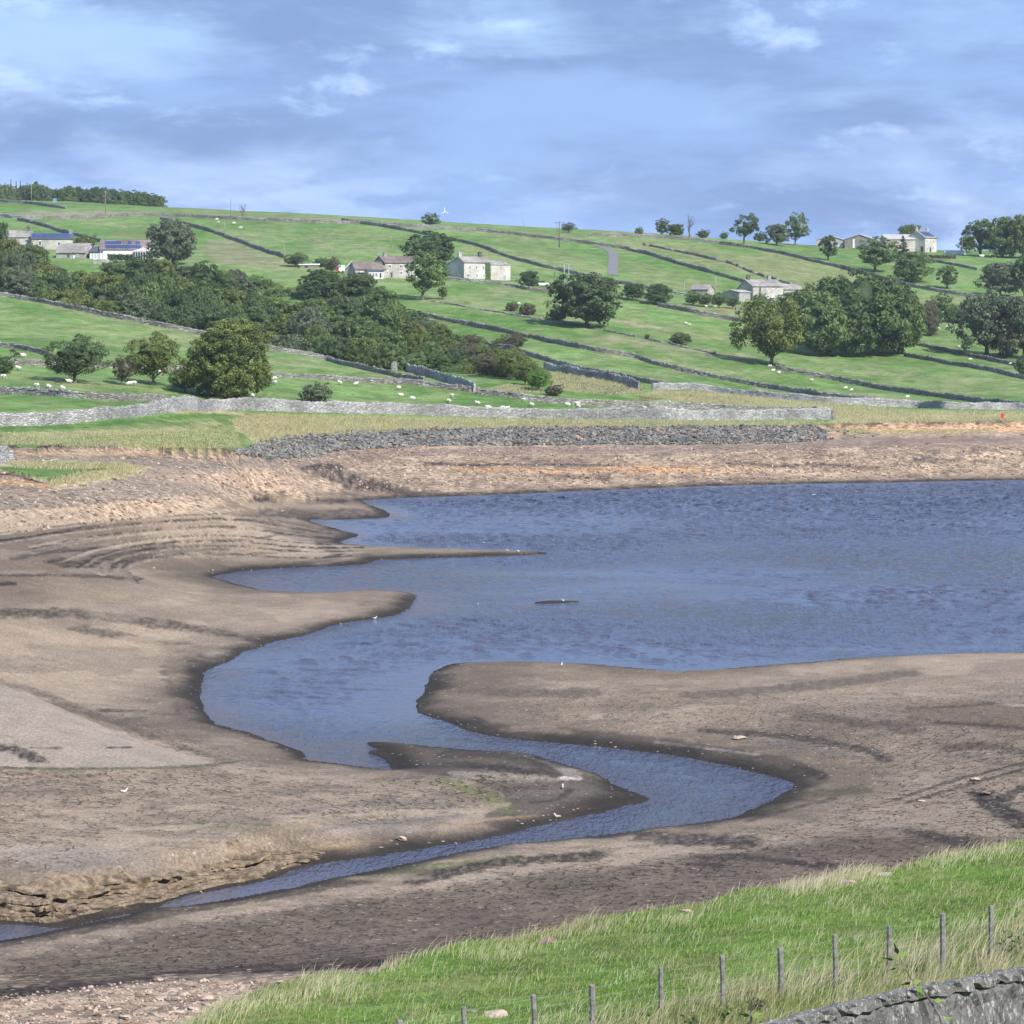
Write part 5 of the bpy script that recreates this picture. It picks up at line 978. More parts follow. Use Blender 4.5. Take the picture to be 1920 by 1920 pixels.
# the wooded valley: crowns between an upper and a lower line, each a tree of its own
UPL = [(-30,462),(0,458),(60,468),(110,505),(170,520),(215,505),(260,492),(310,492),(360,500),(420,512),(470,520),(520,545),(570,548),(610,510),(650,520),(690,533),(740,565),(790,598),(850,622),(900,635),(950,632),(1000,668),(1035,690)]
LOL = [(-30,538),(0,542),(80,558),(167,578),(250,594),(333,612),(400,626),(481,645),(583,662),(660,676),(740,682),(800,688),(850,700),(900,716),(950,712),(1035,735)]
ux, uy = zip(*UPL); lx, ly = zip(*LOL); rr_ = random.Random(21)
rowsW = [('back', 0.0), ('upper middle', .30), ('lower middle', .60), ('front', .88)]
for ri, (rn, t) in enumerate(rowsW):
    x = -20 + ri * 17; k_ = 0
    while x < 1030:
        top = float(np.interp(x, ux, uy)); bot = float(np.interp(x, lx, ly)); span = bot - top
        ct = top + span * t * .9 + rr_.uniform(-6, 6); w = rr_.uniform(52, 82) * (1 - .30 * (x > 780)) * (.9 if ri == 0 else 1)
        Dd = 735 - 150 * t + rr_.uniform(-8, 8)
        if x > 700: Dd = 690 - 120 * t - (x - 700) * .22
        lf = rr_.choice(['dark', 'dark', 'mid', 'mid', 'grey', 'olive', 'mid', 'maple']) if x < 830 else rr_.choice(['mid', 'olive', 'dark', 'brown', 'mid'])
        if 150 < x < 210 and ri == 0: lf = 'bright'
        if 590 < x < 640 and ri == 0: lf = 'dark'
        if span > 30 or ri in (0, 3):
            p = on_ground(x, Dd); zt = H + ray_uv(x, ct - rr_.choice([0, 3, 7, 14]))[1] * Dd; hgt = (zt - p.z) * 1.12
            wm = w * Dd / F; mn = wm * .85
            if hgt < mn: p.z -= mn - hgt; hgt = mn
            sh = rr_.choice(['round', 'round_b', 'lump', 'lump_b', 'lump'] + (['haw', 'haw'] if x > 780 else []))
            tree_at(p, wm * 1.12, hgt, sh, lf, '%s %s tree in the %s row of the valley wood' % ((ordn[k_] if k_ < 28 else 'last') + ' from left:', LEAFW[lf], rn), 'tree', 'trees of the wooded valley', rz=rr_.uniform(-3, 3)); k_ += 1
        x += w * rr_.uniform(.58, .72)
for i, (px_, by, w_, tp, lf) in enumerate([(915,706,60,660,'brown'),(955,712,64,650,'olive'),(1010,734,46,690,'bright'),(985,722,50,672,'olive'),(870,694,60,640,'brown'),(1040,742,34,722,'brown')]):
    tree_px(px_, by, w_, tp, 'haw' if i < 5 else 'shrub', lf, ['low brown thorn', 'rounded golden-olive thorn', 'bright green bush', 'olive bush beside the bright bush', 'brown thorn left of the others', 'lowest small brown bush'][i] + ' at the mouth of the gill above the pale wall', 'shrub', 'bushes at the mouth of the gill', 'bush')
# distant wood on the left skyline
UPF = [(-20,352),(0,348),(30,356),(70,346),(90,356),(130,352),(200,353),(230,361),(270,362),(300,372),(312,385)]
fx, fy = zip(*UPF); k_ = 0; x = -14
while x < 306:
    top = float(np.interp(x, fx, fy)) - 5 + rr_.uniform(-1.5, 3); Dd = 1290 + rr_.uniform(-25, 40); p = on_ground(x, Dd); zt = H + ray_uv(x, top)[1] * Dd; w = rr_.uniform(24, 36)
    tree_at(p, w * Dd / F, max(7, zt - p.z), rr_.choice(['lump', 'lump_b', 'round', 'round_b']), rr_.choice(['dark', 'mid', 'dark', 'grey']), '%s tree from the left in the distant skyline wood' % ordn[min(k_, 27)], 'tree', 'trees of the distant skyline wood'); k_ += 1; x += w * .5
for i, (px_, tp) in enumerate([(21,337),(31,340),(39,339),(52,344),(10,343)]):
    Dd = 1340; p = on_ground(px_, Dd); zt = H + ray_uv(px_, tp)[1] * Dd; tree_at(p, 11 * Dd / F, zt - p.z, 'cone', 'dark', ['tallest dark spruce', 'spruce just right of the tallest', 'third spruce', 'right outlying spruce', 'left outlying spruce'][i] + ' above the distant wood', 'spruce', 'spruces above the distant wood')
p = on_ground(68, 1330); tree_at(p, 22 * 1330 / F, H + ray_uv(68, 340)[1] * 1330 - p.z, 'lump', 'dark', 'dark domed tree standing above the distant wood', 'tree')

# ------------------------------------------------------------------ poles, turbine, signs
def pole(px_, top, by, label, arm=0, r0=.13, mat='timber', second=0, name='utility_pole', cat='pole'):
    p = ground(px_, by, 300); k = p.y / F; h = (by - top) * k; root = empty(name, p); tag(root, label, cat, 'wooden line poles on the hill')
    MB().tube([(0, 0, -.6), (0, 0, h)], [r0, r0 * .75], 8).build('post', M[mat], root, True)
    if arm: MB().box(-arm, arm, -.06, .06, h - .55, h - .42).tube([(-arm * .85, 0, h - .42), (-arm * .85, 0, h - .2)], .05, 6).tube([(arm * .85, 0, h - .42), (arm * .85, 0, h - .2)], .05, 6).build('crossarm', M[mat], root)
    if second: MB().tube([(second, 0, -.6), (second, 0, h)], [r0, r0 * .75], 8).build('post', M[mat], root, True)
pole(59,344,381,'pale line pole in front of the left part of the distant wood'); pole(198,358,399,'pale line pole in front of the right part of the distant wood')
pole(433,373,412,'line pole just left of the leafless skyline thorn'); pole(421,413,447,'pale line pole crossing the slanting wall in the upper left fields')
pole(533,459,489,'line pole at the lower end of the slanting wall above the wood'); pole(622,460,500,'line pole left of the white trailer'); pole(733,444,464,'short thin pole in the field above the brown-roofed house',.9)
pole(982,398,431,'thin pole with a crossarm on the skyline right of the turbine',1.1,.09,'frame_grey'); pole(1044,400,441,'thin pole with a crossarm behind the dark wooden pole',1.1,.11,'frame_grey'); pole(1048.5,415,464,'dark brown wooden pole with a crossarm standing on the hill below the skyline',1.6,.17,'wood')
pole(925,420,437,'short post at the field gate below the skyline',.5,.09); pole(1040,493,520,'thin pole left of the twin poles above the big dark tree'); pole(1058,495,546,'twin poles joined by a crossarm left of the big dark tree',1.4,.12,'frame_grey',1.2)
pole(1342,518,553,'thin grey pole beside the small stone barn',0,.09,'frame_grey'); pole(1283,530,556,'thin grey pole at the foot of the lane',0,.08,'frame_grey'); pole(1804,443,475,'line pole in front of the right skyline clump')
def turbine():
    p = ground(834, 428, 300); k = p.y / F; h = 31 * k; root = empty('wind_turbine', p); tag(root, 'small white three-bladed wind turbine on the skyline', 'wind turbine')
    MB().tube([(0, 0, -.5), (0, 0, h)], [.16, .10], 8).build('tower', M['frame_grey'], root, True)
    MB().tube([(0, -.5, h), (0, .9, h)], [.22, .14], 8).add([(0, .9, h - .1), (0, 1.9, h - .35), (0, 1.9, h + .5), (0.03, 1.9, h + .5)], [(0, 1, 2), (0, 2, 3)]).build('nacelle', M['white'], root)
    for a in (95, 213, 335):
        c_, s_ = math.cos(R(a)), math.sin(R(a)); L = 8.2 * k; m = MB(); w = Vector((-s_, 0, c_)); q = Vector((c_, 0, s_)); o_ = Vector((0, -.55, h))
        V = [o_ + q * t_ + w * s2 * (.16 - .11 * t_ / L) + Vector((0, d2, 0)) for t_ in (.1, L) for s2 in (-1, 1) for d2 in (0, .05)]
        m.add([tuple(v) for v in V], [(0, 2, 6, 4), (1, 5, 7, 3), (0, 4, 5, 1), (2, 3, 7, 6), (0, 1, 3, 2), (4, 6, 7, 5)]); m.build('blade', M['white'], root)
turbine()
def post_sign(px_, top, by, label, mat, w=.35, h=.45, cat='sign', name='sign', dmin=300):
    p = ground(px_, by, dmin); k = p.y / F; ht = (by - top) * k; root = empty(name, p); tag(root, label, cat); MB().tube([(0, 0, -.3), (0, 0, ht - h * .5)], .05, 6).build('post', M['timber'], root)
    MB().prism([(-w, ht - h), (w, ht - h), (w * 1.0, ht - .12), (w * .7, ht), (-w * .7, ht), (-w, ht - .12)], 'y', -.16, -.06).build('panel' if cat == 'sign' else 'case', M[mat], root)
post_sign(103, 372, 390, 'small blue sign on a post at the field corner below the distant wood', 'blue', .7, 1.6)
post_sign(1879, 775, 793, 'red lifebuoy housing on a post by the shore path at the right edge', 'red', .24, .75, 'lifebuoy stand', 'lifebuoy_stand')
def trailer():
    p = ground(637, 512, 300); k = p.y / F; root = empty('trailer', p, R(15)); tag(root, 'small white trailer with a round red panel left of the bargeboarded gable', 'trailer')
    MB().prism([(-.9, .45), (1.2, .45), (1.2, 2.1), (-.5, 2.1), (-.9, 1.5)], 'y', -.8, .8).build('body', M['white'], root)
    MB().prism([(-1.0 + .45 * math.cos(a * .52), 1.1 + .5 * math.sin(a * .52)) for a in range(12)], 'y', -.9, -.803).build('panel', M['red'], root)
    for sx_ in (-.45, .7): MB().tube([(sx_, -.85, .33), (sx_, -.6, .33)], .33, 12).build('wheel', M['door'], root)
trailer()
def low_roof():
    building('low_shed', 'long low shed with a white roof edge above the wooded valley', 562, 502, 4, 36, 0, 5, 1.5, 'timber', 'white', .5, 1, cat='shed', doors=[('f',12,0,6,3.4,'timber','door')])
low_roof()
def car():
    p = ground(1016, 537, 300); root = empty('parked_car', p, R(10)); tag(root, 'light silver car parked behind the garden wall right of the round thorn', 'car')
    MB().prism([(-2.0, .35), (2.0, .35), (2.05, .8), (1.3, .95), (-1.8, .98), (-2.05, .8)], 'y', -.85, .85).build('body', M['white'], root)
    MB().prism([(-1.55, .985), (1.0, .955), (.45, 1.42), (-1.2, 1.45)], 'y', -.75, .75).build('cabin', M['glass'], root)
    for sx_ in (-1.25, 1.25):
        for sy_ in (-.88, .66): MB().tube([(sx_, sy_, .32), (sx_, sy_ + .22, .32)], .32, 12).build('wheel', M['door'], root)
car()
p = ground(1771, 476, 300); m = MB(); L_ = 40 * p.y / F
for i in range(9):
    m.box(L_ * i / 9, L_ * (i + .96) / 9, 0, .5, -.6, 1.1 + .08 * (i % 2))
tag(m.build('yard_wall', M['white'], None, loc=p), 'low whitewashed wall right of the hilltop house', 'wall', None, 'thing')

# ------------------------------------------------------------------ sheep and other animals (one continuous skinned body each)
def skinned(name, J, E, Rr, lev=2, smooth=True):
    me = bpy.data.meshes.new(name); me.from_pydata(J, E, []); o = bpy.data.objects.new(name, me); COL.objects.link(o)
    sk = o.modifiers.new('s', 'SKIN'); ss = o.modifiers.new('u', 'SUBSURF'); ss.levels = lev; ss.render_levels = lev
    for v, r_ in zip(me.skin_vertices[0].data, Rr): v.radius = (r_, r_) if not hasattr(r_, '__len__') else r_
    me.skin_vertices[0].data[0].use_root = True
    bpy.context.view_layer.update(); dg = bpy.context.evaluated_depsgraph_get(); out = bpy.data.meshes.new_from_object(o.evaluated_get(dg)); bpy.data.objects.remove(o)
    out.polygons.foreach_set('use_smooth', [True] * len(out.polygons)); return out
def beast(graze, s=1.0):
    J = [(0, 0, .62), (.32, 0, .64), (-.32, 0, .62), (.50, 0, .66)]; Rr = [.27, .25, .26, .17]; E = [(0, 1), (0, 2), (1, 3)]
    hd_ = [(.62, 0, .46), (.70, 0, .20), (.76, 0, .08)] if graze else [(.60, 0, .84), (.68, 0, .95), (.84, 0, .90)]
    for i, q in enumerate(hd_): J.append(q); E.append((len(J) - 2 if i else 3, len(J) - 1)); Rr.append((.10, .085, .05)[i])
    hi = len(J) - 2
    for y in (-.07, .07): J.append((hd_[1][0] - .06, y * 1.9, hd_[1][2] + .05)); E.append((hi, len(J) - 1)); Rr.append(.022)
    for x, src in ((.30, 1), (-.30, 2)):
        for y in (-.12, .12):
            b_ = len(J); hx = -.05 if x < 0 else .0
            J += [(x, y, .42), (x + hx * .3, y, .27), (x + (.0 if x > 0 else -.04), y, .14), (x + .01, y, .02)]; Rr += [.085, .05, .04, .04]; E += [(src, b_), (b_, b_ + 1), (b_ + 1, b_ + 2), (b_ + 2, b_ + 3)]
    b_ = len(J); J += [(-.55, 0, .6), (-.6, 0, .42)]; Rr += [.06, .035]; E += [(2, b_), (b_, b_ + 1)]
    me = skinned('sheep_body', J, E, Rr)
    return me
def sheep_variant(graze, fleece, face_):
    me = beast(graze); me.materials.append(M[fleece]); me.materials.append(M[face_])
    for p_ in me.polygons:
        c_ = p_.center; p_.material_index = 1 if (c_.z < .30 or (c_.x > .60)) else 0
    return me
SH = {('w', 1): sheep_variant(True, 'wool', 'face'), ('w', 0): sheep_variant(False, 'wool', 'face'), ('b', 1): sheep_variant(True, 'black', 'black'), ('b', 0): sheep_variant(False, 'black', 'black')}
def flock(L, where, grp, sc=.80):
    L = sorted(L, key=lambda q: q[0]); rs = random.Random(len(L))
    for i, q in enumerate(L):
        colr = 'b' if len(q) > 2 else 'w'; gr = rs.random() < .7; p = ground(q[0], q[1], 300)
        o = bpy.data.objects.new('sheep', SH[(colr, int(gr))]); COL.objects.link(o); o.location = p; o.rotation_euler = (0, 0, rs.choice([0, math.pi]) + rs.uniform(-.8, .8)); o.scale = (sc,) * 3
        tag(o, '%s sheep %s, %s from left %s' % ('black' if colr == 'b' else 'white', 'grazing' if gr else 'head up', ordn[i], where), 'sheep', grp)
flock([(6,711),(35,695),(68,728),(92,730),(108,721,1),(130,720),(44,671),(23,663,1),(33,669,1),(118,733),(242,724),(250,723),(300,703),(305,708)], 'left of the large dense tree', 'sheep left of the large dense tree')
flock([(514,714),(515,722),(465,748),(472,747),(638,722),(667,724),(748,731),(752,745),(774,751),(847,746),(842,756),(896,760),(916,768),(942,769),(950,770),(981,754),(997,763),(1065,763),(1085,766),(1083,761),(1210,770)], 'behind the middle of the long pale wall', 'sheep right of the large dense tree')
flock([(1286,609),(1292,612),(1443,690),(1449,698),(1461,702),(1521,716),(1585,731),(1596,735),(1701,748)], 'in the fields below the copse', 'sheep below the copse')
flock([(1760,619),(1776,615),(1792,620),(1797,653),(1798,660),(1819,677),(1895,685)], 'near the right edge', 'sheep near the right edge')
flock([(973,572),(1049,575),(798,592),(813,594),(1324,577),(1340,578)], 'in the middle fields', 'sheep in the middle fields')
flock([(406,414),(409,420),(439,421),(451,430)], 'high in the upper left field', 'sheep in the upper left field', 1.0)
for px_, by, lab in ((1841, 484, 'pale cow standing below the right skyline clump'), (1863, 484, 'dark cow with white patches below the right skyline clump')):
    me = sheep_variant(False, 'wool' if px_ == 1841 else 'black', 'wool' if px_ == 1863 else 'face'); o = bpy.data.objects.new('cow', me); COL.objects.link(o); o.location = ground(px_, by, 300); o.scale = (1.6, 1.4, 1.4); o.rotation_euler = (0, 0, math.pi); tag(o, lab, 'cow')
def gull_mesh():
    me = skinned('gull', [(0, 0, .16), (.13, 0, .18), (-.14, 0, .17), (-.26, 0, .16), (.18, 0, .27), (.22, 0, .33), (.29, 0, .32), (.02, -.03, .07), (.03, -.03, 0), (.02, .03, .07), (.03, .03, 0)],
        [(0, 1), (0, 2), (2, 3), (1, 4), (4, 5), (5, 6), (0, 7), (7, 8), (0, 9), (9, 10)], [.085, .07, .06, .02, .04, .045, .01, .014, .012, .014, .012]); me.materials.append(M['feather']); me.materials.append(M['beak']); me.materials.append(M['frame_grey'])
    for p_ in me.polygons:
        c_ = p_.center; p_.material_index = 1 if c_.x > .262 or c_.z < .07 else (2 if c_.z > .19 and c_.x < .1 else 0)
    return me
GM = gull_mesh()
for i, (px_, by, lab) in enumerate([(703,1161,'white gull at the water edge below the middle spit'),(1053,1249,'gull on the top edge of the right mud bank'),(952,1034,'left gull on the thin far spit'),(972,1035,'middle gull on the thin far spit'),(1036,1037,'gull on the very tip of the thin far spit'),
        (233,1487,'white gull alone on the cracked mud at the left'),(1055,1479,'white gull on the dark mud tongue in the river bend'),(1045,1534,'white gull on the lower edge of the mud tongue'),(1056,1128,'gull on the small mud island'),(895,1134,'gull on the open water left of the small island'),(740,1290,'gull standing in the shallows left of the mud bank') ][:10]):
    u, v = ray_uv(px_, by)
    if 'water' in lab and 'open' in lab: d_ = -H / v; p = Vector((u * d_, d_, -.07))
    else: p = ground(px_, by, 90)
    o = bpy.data.objects.new('gull', GM); COL.objects.link(o); o.location = (p.x, p.y, max(p.z, -.07)); o.scale = (.68,) * 3; o.rotation_euler = (0, 0, i * 1.3); tag(o, lab, 'gull', 'gulls on the mud and water')

# ------------------------------------------------------------------ rocks
def rock_arr(seed, flat=.7, sub=1):
    V, Fq = (ICO1, ICO2)[sub - 1]; r_ = np.random.default_rng(seed); V = V.copy()
    for _ in range(11):
        n_ = r_.normal(size=3); n_ /= np.linalg.norm(n_); d_ = V @ n_; c_ = r_.uniform(.35, .72); V = np.where((d_ > c_)[:, None], V - (d_ - c_)[:, None] * n_, V)
    return V * np.array([1, r_.uniform(.7, .95), flat]) * (1 + r_.normal(0, .04, len(V)))[:, None], Fq
ROCKS = [rock_arr(100 + i, .55 + .05 * (i % 5), 2) for i in range(10)]
def rock_mesh(i, mat):
    V, Fq = ROCKS[i]; me = np_mesh('boulder', V, Fq, False); me.materials.append(M[mat]); return me
def rotm(n_, r_):
    a = r_.uniform(0, 6.28, n_); t = r_.uniform(-.5, .5, n_); ca, sa, ct, st = np.cos(a), np.sin(a), np.cos(t), np.sin(t); Z0 = np.zeros(n_); O1 = np.ones(n_)
    A_ = np.stack([np.stack([ca, -sa, Z0], -1), np.stack([sa, ca, Z0], -1), np.stack([Z0, Z0, O1], -1)], 1); B_ = np.stack([np.stack([ct, Z0, st], -1), np.stack([Z0, O1, Z0], -1), np.stack([-st, Z0, ct], -1)], 1); return A_ @ B_
RT = [(455,848),(480,832),(510,822),(600,815),(655,810),(819,804),(1074,800),(1300,800),(1520,797),(1548,806),(1660,815)]; RB = [(441,849),(475,858),(510,862),(583,858),(640,846),(700,842),(855,836),(1100,835),(1300,834),(1377,833),(1460,832),(1548,826),(1660,818)]
def band(n_, seed, sz, extra=0):
    r_ = np.random.default_rng(seed); out = []
    while len(out) < n_:
        x = r_.uniform(441, 1552 if r_.random() < .96 else 1660); t_ = np.interp(x, *zip(*RT)); b_ = np.interp(x, *zip(*RB)); y = t_ + (b_ - t_) * r_.beta(1.1, 1.0) if b_ > t_ else t_
        if x < 470: y = r_.uniform(844, 852) if x < 455 else r_.uniform(t_, b_)
        p = ground(x, y, 330); out.append((p.x, p.y, p.z, sz * r_.uniform(.6, 1.2)))
    return np.array(out)
def rock_pile(name, label, P, seed, mats, kind='stuff', sink=.1, group=None):
    r_ = np.random.default_rng(seed); Vs = []; Fs = []; n0 = 0; Rm = rotm(len(P), r_); mi = []
    for i, (x, y, z, s_) in enumerate(P):
        V, Fq = ROCKS[i % 10] if s_ > .5 else rock_lo[i % 6]; Vs.append((V @ Rm[i].T) * s_ + (x, y, z + s_ * sink)); Fs.append(Fq + n0); n0 += len(V); mi += [i % len(mats)] * len(Fq)
    me = np_mesh(name, np.concatenate(Vs), np.concatenate(Fs), False)
    for m_ in mats: me.materials.append(M[m_])
    me.polygons.foreach_set('material_index', np.array(mi, np.int32)); o = new_obj(name, me); tag(o, label, 'rocks'); o['kind'] = kind; return o
rock_lo = [rock_arr(300 + i, .55, 1) for i in range(6)]
PB = band(300, 5, .88); RM = [rock_mesh(i, 'rock_grey') for i in range(10)]; r_ = random.Random(9)
for i, (x, y, z, s_) in enumerate(PB):
    o = bpy.data.objects.new('boulder', RM[i % 10]); COL.objects.link(o); o.location = (x, y, z + s_ * .2); o.scale = (s_ * .62, s_ * .62, s_ * .62); o.rotation_euler = (r_.uniform(-.4, .4), r_.uniform(-.4, .4), r_.uniform(0, 6.3))
    tag(o, 'large dark grey angular boulder in the stone bank along the far shore', 'boulder', 'boulders of the far stone bank')
P2 = band(5200, 6, .44); rock_pile('boulder_bank', 'mass of smaller dark grey stones filling the bank along the far shore', P2, 8, ['rock_grey'], sink=.25)
def ledges():
    r_ = np.random.default_rng(91); pts = []
    for (x0, y0), (x1, y1) in zip(CLw[:-1], CLw[1:]):
        k = max(2, int(math.hypot(x1 - x0, y1 - y0) / .13)); pts += [(x0 + (x1 - x0) * i / k, y0 + (y1 - y0) * i / k) for i in range(k)]
    pts = np.array(pts); n_ = len(pts); ker = 15; ps = np.stack([np.convolve(np.pad(pts[:, q], ker // 2, 'edge'), np.ones(ker) / ker, 'valid') for q in (0, 1)], 1)
    t = np.gradient(ps, axis=0); t /= np.linalg.norm(t, axis=1)[:, None]; nn = np.stack([-t[:, 1], t[:, 0]], 1); L = np.arange(n_) * .13; pxs = to_px(ps[:, 0] / ps[:, 1], (0 - H) / ps[:, 1])[0]; tp = sstep(690, 520, pxs)
    heave = .62 + .5 * fbm(L / 5, L * 0, 311, 3); back = 2.6 + (fbm(L / 3, L * 0, 312, 3) - .5) * 2.2
    NL = 5; prof = []
    for l in range(NL):
        f0 = l / NL; f1 = (l + 1) / NL; off = (fbm(L / 1.9 + l * 7, L * 0 + l, 320 + l, 5) - .5) * 2.2 + np.floor(vnoise(L / .55, L * 0 + l, 330 + l) * 4) * .12 - .2; dd_ = .15 + back * .78 * f0 ** 1.2 + off * (.25 + .75 * min(1, l / 2))
        over = .02 + .34 * sstep(.45, .75, fbm(L / 1.3, L * 0, 340 + l, 3))
        prof.append((dd_ + over, f0)); prof.append((dd_, f0 + .05)); prof.append((dd_ + .03, f1 - .02))
    V = []
    for o_, f in prof:
        dq = np.maximum(.05, o_); z = (heave * f + (fbm(L / 1.2, L * 0, 360, 3) - .5) * .22 * min(1, f * 3)) * tp + r_.normal(0, .022, n_); V.append(np.stack([ps[:, 0] + nn[:, 0] * dq, ps[:, 1] + nn[:, 1] * dq, z], 1))
    for dq in (back + .2, back + .9):
        x_ = ps[:, 0] + nn[:, 0] * dq; y_ = ps[:, 1] + nn[:, 1] * dq; V.append(np.stack([x_, y_, gz(x_, y_) + (.03 if dq[0] < back[0] + .5 else -.3)], 1))
    V = np.stack(V, 1); k = V.shape[1]; i_, j_ = np.meshgrid(np.arange(n_ - 1), np.arange(k - 1), indexing='ij'); a_ = (i_ * k + j_).ravel()
    o = new_obj('river_bank', np_mesh('river_bank', V.reshape(-1, 3), np.stack([a_, a_ + k, a_ + k + 1, a_ + 1], 1), False), M['ledge']); o['kind'] = 'structure'
ledges()
# pale stones on the beach at the lower left
def beach(n_, seed, lo_, hi_, pw=2.2):
    r_ = np.random.default_rng(seed); out = []
    while len(out) < n_:
        x = r_.uniform(-40, 930) if r_.random() < .45 else r_.uniform(-40, 560); t_ = np.interp(x, [0, 300, 500, 900], [1868, 1836, 1842, 1822]); y = t_ + (1960 - t_) * r_.random() ** 1.1
        p = ground(x, y, 84)
        if gz(p.x, p.y) > 3: continue
        out.append((p.x, p.y, p.z, lo_ + (hi_ - lo_) * r_.random() ** pw))
    return np.array(out)
PS = beach(180, 15, .14, .34); MT = [rock_mesh(i, m_) for m_ in ('rock_pale', 'rock_brown', 'rock_pale') for i in (0, 2, 4, 6)]
for i, (x, y, z, s_) in enumerate(PS):
    o = bpy.data.objects.new('beach_stone', MT[i % 12]); COL.objects.link(o); o.location = (x, y, z + s_ * .12); o.scale = (s_ * 1.1, s_ * .8, s_ * .6); o.rotation_euler = (0, r_.uniform(-.2, .2), r_.uniform(0, 6.3))
    brown = (i % 12) in (4, 5, 6, 7); tag(o, ('dark brown' if brown else 'pale pinkish') + ' stone lying among the rubble at the lower left shore', 'stone', ('dark' if brown else 'pale') + ' stones of the lower left shore')
rock_pile('gravel', 'pale and brown rubble covering the shore at the lower left', beach(3000, 16, .02, .13, 1.9), 18, ['rock_pale', 'rock_brown', 'rock_pale', 'rock_grey'], sink=.15)
# scattered stones
for i, (px_, by, s_, mt, lab) in enumerate([(752,1575,.45,'rock_pale','orange-tinted flat rock lying above the river bank'),(1055,1478,.01,'rock_pale',''),(1378,1386,.35,'rock_pale','pair of pale rocks on the dark mud above the river bend, left one'),(1392,1385,.3,'rock_pale','right one of the pale rocks above the river bend'),
    (1827,1464,.35,'rock_pale','pale rock beside the dark tracks at the right'),(1847,1489,.35,'rock_brown','brown rock just below the dark tracks at the right'),(1730,1503,.22,'rock_pale','small pale rock on the mud left of the dark tracks'),
    (1078,896,.9,'rock_brown','largest dark boulder lying on the far stony slope'),(1100,897,.5,'rock_brown','brown boulder right of the largest one on the far slope'),(930,911,.5,'rock_brown','dark boulder low on the far slope near the water'),(530,960,.45,'rock_pale','grey rock on the ridge edge above the cove'),
    (400,1070,.22,'rock_pale','pale stone at the left tip of the middle inlet'),(289,1066,.22,'rock_pale','pale stone on the banded mud left of the middle inlet')]):
    if s_ < .05: continue
    p = ground(px_, by, 90); o = new_obj('boulder', rock_mesh(i % 10, mt)); o.location = p + Vector((0, 0, s_ * .2)); o.scale = (s_ * 1.3, s_, s_ * .75); o.rotation_euler = (0, 0, i); tag(o, lab, 'rock')
r2 = np.random.default_rng(77); PF = []
while len(PF) < 4200:
    x = r2.uniform(-20, 1940); y = r2.uniform(838, 925) if x > 560 else r2.uniform(856, 1000)
    if x > 560 and y > np.interp(x, [560, 690, 900, 1400, 1920], [870, 925, 920, 903, 894]): continue
    if x < 560 and y > np.interp(x, [0, 250, 420, 560], [1005, 975, 945, 910]): continue
    if inside(np.array([x]), np.array([y]), ISL)[0]: continue
    p = ground(x, y, 230); PF.append((p.x, p.y, p.z, .10 + .32 * r2.random() ** 3))
rock_pile('gravel', 'loose brown and pale stones scattered over the dry slopes below the grass', np.array(PF), 28, ['rock_pale', 'rock_brown', 'rock_brown', 'rock_pale'], sink=.15)

# ------------------------------------------------------------------ near fence
fence = empty('fence', on_ground(1465, 63)); tag(fence, 'wire fence on grey wooden posts along the near grass slope', 'fence')
fl = fence.location; tops = []
for i, (px_, tp) in enumerate([(640,1945),(750,1912),(871,1888),(1002,1865),(1111,1846),(1239,1814),(1355,1792),(1464,1776),(1566,1752),(1666,1735),(1767,1712),(1857,1698),(1950,1676),(2046,1657),(2142,1638),(2238,1620),(2334,1602),(2430,1585),(2526,1568),(2622,1551)]):
    Dp = 58.5 + (px_ - 640) / 1310 * 8.2; p = on_ground(px_, Dp); zt = H + ray_uv(px_, tp)[1] * Dp; h = zt - p.z; rr = .058 + .012 * (i % 3 == 1); a = random.uniform(0, 1)
    m = MB(); q = p - fl; lx_ = random.uniform(-.03, .03); k = 7
    m.tube([(q.x, q.y, q.z - .4), (q.x, q.y, q.z + h * .5), (q.x + lx_, q.y, q.z + h - .02), (q.x + lx_ * 1.1, q.y, q.z + h)], [rr * 1.08, rr, rr * .97, rr * .8], k); m.build('post', M['post'], fence, False); tops.append((q, h, lx_))
for zf in (.28, .5, .72, .93):
    m = MB(); P = []
    for (q, h, l_), (q2, h2, l2) in zip(tops[:-1], tops[1:]):
        a = Vector((q.x, q.y - .06, q.z + h * zf)); b_ = Vector((q2.x, q2.y - .06, q2.z + h2 * zf)); P += [a, a.lerp(b_, .5) - Vector((0, 0, .02))]
    P.append(b_); m.tube(P, .002, 4); m.build('wire', M['frame_grey'], fence)
for px_, by, s_, mt, lab in [(925,1904,.38,'rock_pale','mottled grey stone slab in the grass left of the fence end'),(884,1898,.22,'rock_grey','dark broken stone behind the leftmost visible post'),(1660,1641,.4,'rock_pale','pale stone block on the crest of the near bank'),(1590,1656,.45,'rock_pale','flat pale stone on the crest left of the stone block'),(1288,1709,.25,'rock_pale','small white stone on the crest of the near bank'),(1028,1768,.35,'rock_brown','reddish rock on the crest of the near bank')]:
    p = ground(px_, by, 50); o = new_obj('crest_stone', rock_mesh(int(px_) % 10, mt)); o.location = p + Vector((0, 0, s_ * .05)); o.scale = (s_ * 1.2, s_, s_ * .55); o.rotation_euler = (0, 0, px_); tag(o, lab, 'stone')

